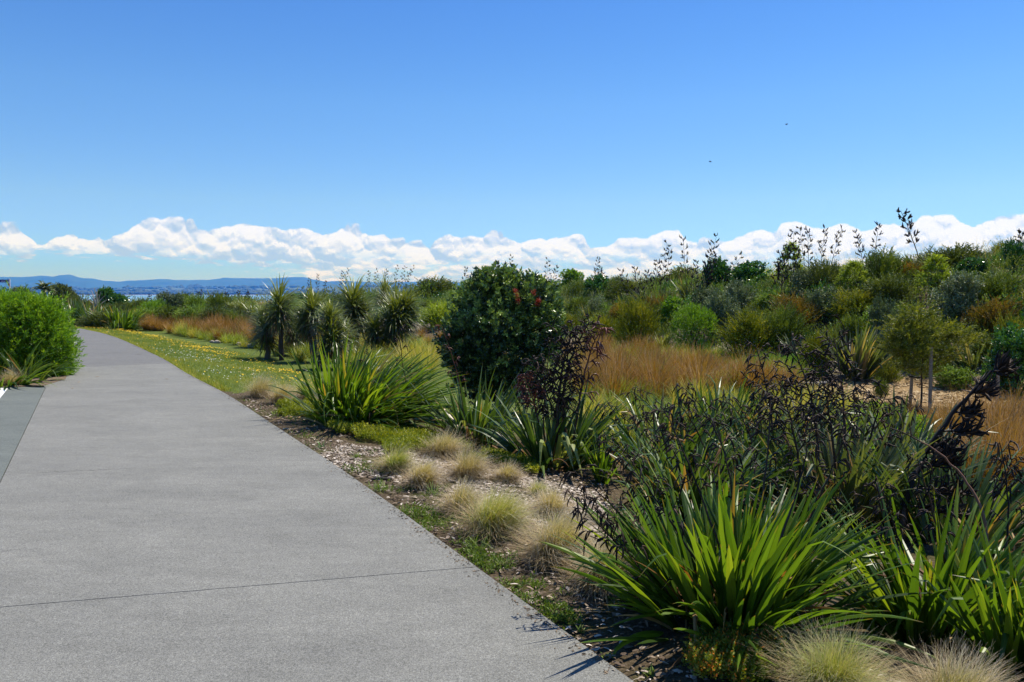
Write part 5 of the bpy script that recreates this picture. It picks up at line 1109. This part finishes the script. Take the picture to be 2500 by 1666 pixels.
# ---- driftwood log
q = at(1850, 945); e = at(2030, 945); t = np.linspace(0, 1, 12)[:, None]; C = (np.array(q)*(1-t)+np.array(e)*t)+np.array([0, 0, .06]); C[:, 2] += .03*np.sin(t[:, 0]*7)+.02; C[:, 1] += .05*np.sin(t[:, 0]*5)
g = Geo(); addtubes(g, C[None]-q, (.075*(1-.4*t[:, 0])*(1+rng.normal(0, .08, 12)))[None], 9)
tag(obj('fallen_log', g.mesh('fallen_log', True), plain('weathered_grey_wood', (.22, .19, .17), .9, (.36, .33, .30), 14, .5), loc=q), 'weathered grey log lying in the hollow behind the black seed heads', 'log')

# ---- left hedge
def hedge():
    q = on0(20, 945); q = np.array([q[0]-.6, q[1]+1.6, 0]); o = empty('hedge_bush', q, 'huge bright green willow leaved bush at the left edge of the path', 'bush')
    D = q[1]; S_ = D/FPX; g = Geo()
    B = [(-60,830,110,120),(20,800,105,88),(90,810,75,80),(120,860,58,66),(60,870,95,66),(-20,880,120,56),(130,905,44,28),(40,756,70,34),(-60,760,90,44),(100,765,46,36)]
    for (bx, by, rx, rz) in B:
        c = P(bx, by, D)-q; n = int(1100*rx*rz/8000); d = unit(rng.normal(size=(n, 3))); p = c+d*np.array([rx*S_, rx*S_, rz*S_])*((U(.55, 1, n)**.45)*np.where(rng.random(n) < .16, U(1.08, 1.32, n), .95))[:, None]; p[:, 2] = np.maximum(p[:, 2], .05)
        dr = unit(d+np.array([.1, -.1, .75])+rng.normal(size=d.shape)*.35); addtwigs(g, p-dr*.07, dr, U(.10, .20, n), 14, .085, .017, ang=.85, tint=np.clip(.5+U(-.35, .35, n), 0, 1), tvar=.2)
    obj('foliage', g.mesh('foliage'), LM['hedge'], o)
    g = Geo(); n = 26; a = U(0, 6.283, n); t = np.linspace(0, 1, 6); rr = U(.2, .9, n)
    Pt = np.stack([(rr*np.cos(a))[:, None]*t, (rr*np.sin(a))[:, None]*t, U(.7, 1.2, n)[:, None]*t[None]], -1); addtubes(g, Pt, U(.012, .022, n)[:, None]*(1-.7*t)[None], 5); obj('stem', g.mesh('stem', True), LM['wood'], o)
hedge()
# dirt strip at the hedge foot
V_, F_ = [], []
def dirt():
    pts = [on0(-320,952), on0(0,949.5), on0(60,948.5), on0(110,946), on0(135,938), on0(160,930), on0(166,915), on0(120,905), on0(0,905), on0(-320,905)]
    o = slab('dirt_strip', [tuple(p[:2]) for p in pts], -.04, .033, plain('sandy_dirt', (.07, .05, .032), .95, (.20, .15, .10), 30, .6)); tag(o, kind='structure')
dirt()

# ---- far left: palm, round dark trees, bare branched tree
def far_tree(px, py, w, h, label, col='dgrey', D=85, leaf=.2, name='tree', blobs=8, n=900):
    q = P(px, py, D); q = np.array([q[0], q[1], terr(q[0], q[1])]); S_ = D/FPX; top = P(px, py-h, D)[2]; zb = P(px, py, D)[2]; o = empty(name, q, label, 'tree')
    g = Geo(); R0 = w*S_/2; Hc = top-zb
    for i in range(blobs):
        a = rng.uniform(0, 6.28); rr = rng.uniform(0, .55)*R0; z = zb-q[2]+Hc*rng.uniform(.3, .68); r = R0*rng.uniform(.4, .6); d = unit(rng.normal(size=(n//blobs, 3)))
        p = np.array([rr*math.cos(a), rr*math.sin(a), z])+d*np.array([r, r, min(r, Hc*.36)])*(U(.4, 1, len(d))**.5)[:, None]
        addtwigs(g, p, unit(d+np.array([0, 0, .5])), U(.1, .3, len(d)), 10, leaf, leaf*.5, ang=1.0, tvar=.3)
    obj('crown', g.mesh('crown'), LM[col], o)
    g = Geo(); t = np.linspace(0, 1, 6); addtubes(g, np.stack([0*t, 0*t, -.2+(zb-q[2]+Hc*.5)*t], -1)[None], (.16*(1-.5*t))[None], 7); obj('trunk', g.mesh('trunk', True), LM['bark'], o)
far_tree(148,738,66,42,'large round dark tree on the far left against the hills','darkolive', 80, .14, n=2600)
far_tree(180,745,32,28,'smaller dark tree right of the large round one','darkolive', 80, .12, n=1200)
far_tree(50,728,50,26,'dull tree top showing over the left hedge','dgrey', 80, .14, n=1000)
far_tree(252,742,40,38,'leafy dark green tree with bare white branches in front','gloss', 62, .12, n=1400)
far_tree(290,745,34,20,'low dark tree right of the bare branched one','gloss', 62, .12, n=900)
def bare():
    q = P(238, 760, 58); q[2] = terr(q[0], q[1]); o = empty('bare_tree', q, 'leafless tree with bleached white branches', 'tree')
    g = Geo(); D = 58
    for (tx, ty) in [(222,708),(230,703),(240,705),(247,712),(256,722),(215,718),(234,712),(262,732),(226,722),(250,728),(212,730)]:
        e = P(tx, ty, D+rng.uniform(-.3, .3))-q; s = P(237, 752, D)-q; C = bez(s, (s+e)/2+np.array([rng.uniform(-.2, .2), 0, .1]), e, 8); addtubes(g, C[None], np.linspace(.055, .014, 8)[None], 5)
    e = P(237, 752, D)-q; addtubes(g, bez(np.zeros(3), e/2, e, 8)[None], np.linspace(.1, .06, 8)[None], 6); obj('branches', g.mesh('branches', True), LM['palewood'], o)
bare()
def palm():
    D = 68; q = P(108, 745, D); q[2] = terr(q[0], q[1]); o = empty('palm_tree', q, 'palm with arching fronds on the far left skyline', 'palm'); c = P(108, 708, D)-q
    g = Geo(); t = np.linspace(0, 1, 6); addtubes(g, np.stack([0*t, 0*t, c[2]*t], -1)[None], np.full((1, 6), .22), 8); obj('trunk', g.mesh('trunk', True), LM['bark'], o)
    g = Geo(); n = 46; az = U(0, 6.283, n); th0 = U(.05, 1.5, n); L_ = U(.8, 1.15, n)*.85
    for i in range(n):
        V, F, ti, tp = blades(np.array([c]), az[i:i+1], th0[i:i+1], L_[i:i+1], np.array([.05]), np.array([1.1]), 8, prof='g'); R_ = V.reshape(-1, 2, 3).mean(1); g.add(V, F, tint=ti, tip=tp)
        k = 26; s = np.linspace(.12, 1, k); pos = np.stack([np.interp(s, np.linspace(0, 1, len(R_)), R_[:, j]) for j in range(3)], -1); tdir = unit(np.stack([np.interp(s, np.linspace(0, 1, len(R_)), np.gradient(R_, axis=0)[:, j]) for j in range(3)], -1))
        sd = unit(np.cross(tdir, np.array([0, 0, 1.]))); 
        for sg in (-1, 1):
            V, F, ti, tp = leaves(pos, sd*sg+tdir*.8+np.array([0, 0, -.25]), np.full(k, .26), np.full(k, .04), U(0, 1, k)); g.add(V, F, tint=ti, tip=tp)
    obj('fronds', g.mesh('fronds'), LM['cabbage'], o)
palm()
def sign():
    D = 40; q = P(26, 760, D); q[2] = 0; o = empty('street_sign', q, 'blue street name sign on a white pole above the left hedge', 'street sign')
    zt = P(26, 681, D)[2]; g = Geo(); addtubes(g, np.array([[[0, 0, -.2], [0, 0, zt/2], [0, 0, zt]]]), np.full((1, 3), .034), 12); obj('pole', g.mesh('pole', True), plain('white_pole_paint', (.62, .58, .62), .5), o)
    a = P(-75, 683, D)-q; b = P(24, 690, D)-q; V, F = box_v(0, 0, 0, 1, 1, 1); V = np.array([[a[0] if v[0] < 0 else b[0]-.0, v[1]*.02, b[2] if v[2] < .5 else a[2]] for v in V]); m_blue = plain('blue_sign_face', (.02, .03, .22), .5); bl = obj('name_blade', new_mesh('name_blade', V, F), m_blue, o)
    cu = bpy.data.curves.new('txt', 'FONT'); cu.body = 'otai St'; cu.size = .145; cu.align_x = 'RIGHT'; cu.extrude = .001; to = bpy.data.objects.new('txt', cu); COL.objects.link(to); bpy.context.view_layer.update()
    me = bpy.data.meshes.new_from_object(to.evaluated_get(bpy.context.evaluated_depsgraph_get())); bpy.data.objects.remove(to); lt = obj('lettering', me, plain('white_lettering', (.75, .75, .78), .5), bl); lt.rotation_euler = (math.pi/2, 0, 0); lt.location = (b[0]-.06, -.0135, b[2]+.025)
    c = P(22, 695.5, D)-q; V, F = IC[2]; V = V*np.array([.045, .02, .075])+c+np.array([0, -.03, 0]); obj('red_marker', new_mesh('red_marker', V, F, None, True), plain('red_marker_paint', (.35, .03, .05), .5), o)
sign()

# ---- ground cover mats
def mat_cover(name, pxs, n, col, h, label, ll=.030, lw=.011, k=8, thr=-.5):
    poly = fp(pxs); lo, hi = poly.min(0), poly.max(0); X = U(lo[0], hi[0], n*3); Y = U(lo[1], hi[1], n*3); ed = fbm2(X, Y, 4., 3)*.08; m = inpoly(X+ed, Y+ed*.7, poly); X, Y = X[m][:n], Y[m][:n]; f = fbm2(X, Y, 3.5, 3, 2.); kk = f > thr; X, Y, f = X[kk], Y[kk], f[kk]
    o = np.column_stack([X, Y, terr(X, Y)+np.clip(h*(.5+.5*f), 0, None)*U(.2, 1, len(X))]); d = unit(np.column_stack([rng.normal(0, .6, len(X)), rng.normal(0, .6, len(X)), np.ones(len(X))]))
    g = Geo(); addtwigs(g, o, d, U(.03, .07, len(X)), k, ll, lw, ang=1.0, tint=np.clip(.5+.25*f+U(-.25, .3, len(X)), 0, 1)); tag(obj(name, g.mesh(name), LM[col]), label, 'ground cover', kind='stuff')
mat_cover('green_mat', [(660,1008),(690,990),(760,985),(900,1020),(1000,1060),(1110,1080),(1150,1098),(1180,1140),(1080,1120),(960,1092),(880,1075),(820,1060),(770,1045),(740,1025),(700,1022)], 16000, 'mat', .10, 'yellow green creeping mat along the foot of the wide green flax')
mat_cover('small_green_mat', [(920,1100),(950,1085),(1010,1095),(1000,1110),(940,1112)], 1500, 'mat', .07, 'small patch of the creeping mat behind the tussocks')
mat_cover('back_green_mat', [(1180,1110),(1250,1120),(1330,1150),(1300,1165),(1220,1140)], 2500, 'mat', .07, 'strip of creeping mat running to the dark flax')
mat_cover('flecked_mat', [(1665,1605),(1700,1560),(1790,1550),(1900,1570),(1930,1620),(1890,1680),(1780,1690),(1690,1660)], 5200, 'mat2', .09, 'low shrubby mat with orange flecked leaves in front of the largest flax', .017, .008, 10)
mat_cover('leafy_cover', [(2060,1100),(2060,1040),(2110,1010),(2180,1020),(2230,1060),(2330,1150),(2330,1230),(2200,1220),(2100,1180)], 9000, 'bright', .28, 'bright green leafy cover behind the foreground flaxes', .035, .013, 12)

# ---- woodchips, weeds, bits
def chips(name, pxs, n, label, cols, L0=(.015, .05), thr=-.6):
    poly = fp(pxs); lo, hi = poly.min(0), poly.max(0); X = U(lo[0], hi[0], n*3); Y = U(lo[1], hi[1], n*3); m = inpoly(X, Y, poly) & (X-path_x(Y) > .02); X, Y = X[m][:n], Y[m][:n]; f = fbm2(X, Y, 3., 3, 7.); kk = f > thr; X, Y = X[kk], Y[kk]; N_ = len(X)
    pos = np.column_stack([X, Y, terr(X, Y)+U(.003, .02, N_)]); a = U(0, 6.283, N_); d = np.column_stack([np.cos(a), np.sin(a), rng.normal(0, .18, N_)]); L_ = U(*L0, N_); W_ = L_*U(.18, .45, N_)
    s = unit(np.column_stack([-np.sin(a), np.cos(a), rng.normal(0, .25, N_)]))*W_[:, None]*.5; e = unit(d)*L_[:, None]*.5; nn = np.array([0, 0, .003])
    V = np.stack([pos-e-s*.6, pos-e*.1-s*1.2+nn, pos+e-s*.4, pos+e*.8+s*.8, pos+s*1.1+nn, pos-e*.9+s*.7], 1).reshape(-1, 3); i = np.arange(N_)*6
    F = np.concatenate([np.stack([i, i+1, i+4, i+5], 1), np.stack([i+1, i+2, i+3, i+4], 1)])
    tag(obj(name, new_mesh(name, V, F, {'tint': np.repeat(U(0, 1, N_), 6), 'tip': np.zeros(N_*6)}), leafmat(name+'_wood', cols, rough=.85, trans=0, spec=.2)), label, 'mulch', kind='stuff')
BED = [(560,960),(700,1000),(900,1090),(1300,1120),(1500,1200),(1600,1400),(1900,1560),(2500,1620),(2500,1760),(1560,1760),(1100,1345),(900,1190),(620,1005)]
CW = [(0, (.05,.035,.025)), (.45, (.16,.115,.08)), (.8, (.34,.27,.21)), (1, (.60,.53,.46))]
chips('woodchips', BED, 15000, 'pale woodchip mulch scattered over the bed beside the path', CW)
chips('dense_woodchips', [(760,1120),(850,1085),(960,1100),(1200,1150),(1480,1210),(1500,1300),(1400,1330),(1200,1230),(960,1180),(840,1150)], 9500, 'thick pale woodchips round the tan tussocks', [(0, (.13,.10,.07)), (.5, (.34,.28,.22)), (1, (.62,.55,.48))])
chips('straw_mulch', [(1980,935),(2150,920),(2500,925),(2560,1060),(2400,1040),(2100,1010),(1900,985)], 9000, 'straw coloured mulch below the staked tree', [(0, (.18,.11,.05)), (.5, (.40,.28,.14)), (1, (.55,.43,.26))], (.03, .10))
m_crack = plain('hairline_crack', (.045, .042, .038), 1)
def crack(pts, w=.003):
    Q = np.array([on0(*p) for p in pts]); s = np.linspace(0, 1, 60); X = np.interp(s, np.linspace(0, 1, len(Q)), Q[:, 0])+rng.normal(0, .003, 60); Y = np.interp(s, np.linspace(0, 1, len(Q)), Q[:, 1])+rng.normal(0, .006, 60); ww = w*U(.3, 1.3, 60); n_ = np.array([0, 1.])
    V = np.concatenate([np.column_stack([X, Y-ww, np.full(60, .0306)]), np.column_stack([X, Y+ww, np.full(60, .0306)])]); i = np.arange(59); obj('crack', new_mesh('crack', V, np.stack([i, i+1, i+61, i+60], 1)), m_crack, path_root)
crack([(22,1167),(150,1160),(325,1152)], .0035); crack([(-60,1372),(0,1360),(65,1349)], .002); crack([(843,1163),(848,1172),(860,1177),(868,1178)], .004); crack([(560,1266),(700,1255),(760,1252)], .0012)
def edge_debris():
    n = 1500; k = rng.random(n); i = k*19+1; X = np.interp(i, np.arange(len(EDGE)), EX); Y = np.interp(i, np.arange(len(EDGE)), EY); X = X-np.abs(rng.normal(0, .05, n))-.004
    pos = np.column_stack([X, Y, np.full(n, .033)]); a = U(0, 6.283, n); d = np.column_stack([np.cos(a), np.sin(a), np.zeros(n)]); L_ = U(.006, .024, n)
    V, F, ti, tp = leaves(pos, d, L_, L_*.5, U(0, 1, n), fold=.3); V[:, 2] = np.maximum(V[:, 2], .0325); tag(obj('edge_debris', new_mesh('edge_debris', V, F, {'tint': ti, 'tip': tp}), leafmat('debris', [(0, (.04,.03,.02)), (1, (.26,.20,.14))], rough=.9, trans=0, spec=.1)), 'crumbs of mulch and soil spilled on the path edge', 'mulch', kind='stuff')
edge_debris()
def bed_weeds():
    n = 9000; k = rng.random(n); i = k*11+1; X = np.interp(i, np.arange(len(EDGE)), EX); Y = np.interp(i, np.arange(len(EDGE)), EY); off = .03+np.abs(rng.normal(0, .42, n)); X = X+off; f = fbm2(X, Y, 3.0, 3, 11.); m = f+U(-.5, .5, n) > .62; X, Y = X[m], Y[m]; n = len(X)
    g = Geo(); o = np.column_stack([X, Y, terr(X, Y)]); addtwigs(g, o, unit(np.column_stack([rng.normal(0, .7, n), rng.normal(0, .7, n), np.ones(n)])), U(.02, .05, n), 6, .022, .010, ang=1.1)
    tag(obj('seedling_weeds', g.mesh('seedling_weeds'), LM['weedgreen']), 'tiny green seedlings scattered along the path edge', 'weeds', kind='stuff')
bed_weeds()
def weed(px, py, w, h, label, n=60, mat='weedgreen', wd=(.004, .008)):
    n = int(n*.4); w = w*.85
    q = at(px, py); sc = q[1]/FPX; g = Geo(); b = rng.normal(0, .12*w*sc, (n, 3)); b[:, 2] = 0
    blend(g, b, U(0, 6.283, n), U(.3, 1.25, n), U(.5, 1.1, n)*max(h, w*.45)*sc, U(*wd, n), U(.2, .9, n), 4, fold=.3, prof='lance'); tag(obj('weed', g.mesh('weed'), LM[mat], loc=q), label, 'weed', 'green weeds in the bed')
weed(925,1200,90,40,'low green weed against the path edge beside the black stick', 110)
weed(1060,1210,90,45,'grassy weed in front of the upright tan tussock', 90)
weed(985,1255,60,30,'green weed tuft right at the path edge in mid row', 70)
weed(1165,1350,120,55,'spreading grass weed left of the tall grey skirted tussock', 120)
weed(1225,1390,110,45,'grass weed between the path edge and the tall tussock', 110)
weed(1250,1365,60,35,'small weed touching the grey dead skirt', 60)
weed(1045,1300,40,25,'tiny weed near the path edge opposite the narrow tussock', 50)
weed(1378,1455,60,50,'single upright weed with a reddish stem', 26)
weed(1310,1430,70,30,'flat grass weed in the brown moss', 50)
weed(785,1095,40,30,'small dark weed on the woodchips near the path', 60, 'gloss')
weed(1590,1655,60,26,'leafy weed at the bottom edge beside the path corner', 70)
weed(1480,1610,50,22,'light green weed by the path corner', 60)
weed(1415,1545,50,26,'weed patch under the lone drooping flax leaf', 60)
weed(870,1120,60,22,'creeping weed on the pale woodchips left of the tussocks', 80)
weed(1360,1290,60,45,'yellow green weed at the foot of the straw coloured tussock', 80, 'mat')
# black stick
q = at(930, 1178); g = Geo(); addtubes(g, np.array([[[-.08, 0, .02], [0, .01, .026], [.09, 0, .02]]]), np.array([[.014, .017, .012]]), 7); tag(obj('black_stick', g.mesh('black_stick', True), plain('charred_wood', (.02, .018, .016), .8, (.05, .045, .04), 30), loc=q), 'short black stick lying on the woodchips', 'stick')
# pebbles on the far edge of the lawn
for k, (px, py) in enumerate([(518,838),(530,839),(583,843),(600,845),(612,848)]):
    q = at(px, py); V, F = IC[2]; V = V*np.array([.13, .10, .09])*rng.uniform(.7, 1.1)*(1+.08*rng.normal(size=(len(V), 1))); tag(obj('stone', new_mesh('stone', V, F, None, True), plain('pale_stone', (.42, .36, .28), .9, (.30, .26, .2), 6), loc=q+np.array([0, 0, .04])), ['leftmost pale stone at the far lawn edge','pale stone touching the leftmost one','middle pale stone before the short cabbage tree','pale stone second from the trunk of the short cabbage tree','pale stone nearest the short cabbage tree'][k], 'stone', 'pale stones at the lawn edge')
# dry leaves blown on the path
for k, (px, py, lb) in enumerate([(232,926,'dark curled leaf on the path nearest the hedge'),(197,938,'dark leaf on the path left of the others'),(402,931,'brown leaf lying alone mid path'),(345,869,'tiny bit of litter at the change of path colour'),(180,953,'curled leaf by the driveway joint'),(195,872,'dark twig at the hedge foot on the path')]):
    q = on0(px, py); g = Geo(); V, F, ti, tp = blades(np.zeros((1, 3)), U(0, 6.28, 1), np.array([1.45]), np.array([.11]), np.array([.022]), np.array([.2]), 5, fold=.5, prof='lance'); g.add(V, F, tint=ti, tip=tp); tag(obj('fallen_leaf', g.mesh('fallen_leaf'), LM['deadleaf'], loc=(q[0], q[1], .036)), lb, 'leaf', 'dry leaves on the path')
# the flat leaf that droops to the path from the largest flax
q = at(1800, 1530); e = at(1478, 1592); g = Geo(); v = e-q; L_ = np.linalg.norm(v); V, F, ti, tp = blades(np.zeros((1, 3)), np.array([math.atan2(v[1], v[0])]), np.array([1.15]), np.array([L_*1.03]), np.array([.05]), np.array([.62]), 12, fold=.25, prof='flax', tint=np.array([.6])); g.add(V, F, tint=ti, tip=tp)
o = obj('drooping_leaf', g.mesh('drooping_leaf'), LM['flax'], f1); o.location = q-q1
# birds
for k, (px, py, lb) in enumerate([(1734,395,'tiny dark bird high in the sky left of the other one'),(1920,304,'tiny dark bird higher in the sky on the right')]):
    q = P(px, py, 60); V, F = IC[2]; body = V*np.array([.05, .10, .04]); wing = np.array([[-.17,.0,.05],[0,.05,.01],[0,-.04,.01],[.17,.0,.05],[-.17,.0,.056],[0,.05,.02],[0,-.04,.02],[.17,.0,.056]]); WF = np.array([[0,1,2],[3,2,1],[4,6,5],[7,5,6]])
    g = Geo(); z = np.zeros; g.add(body, F, tint=z(len(body)), tip=z(len(body))); g.add(wing, WF, tint=z(8), tip=z(8)); o = obj('bird', g.mesh('bird'), LM['pod'], loc=q); o.rotation_euler = (0, 0, 1.0+k); tag(o, lb, 'bird', 'birds in the sky')
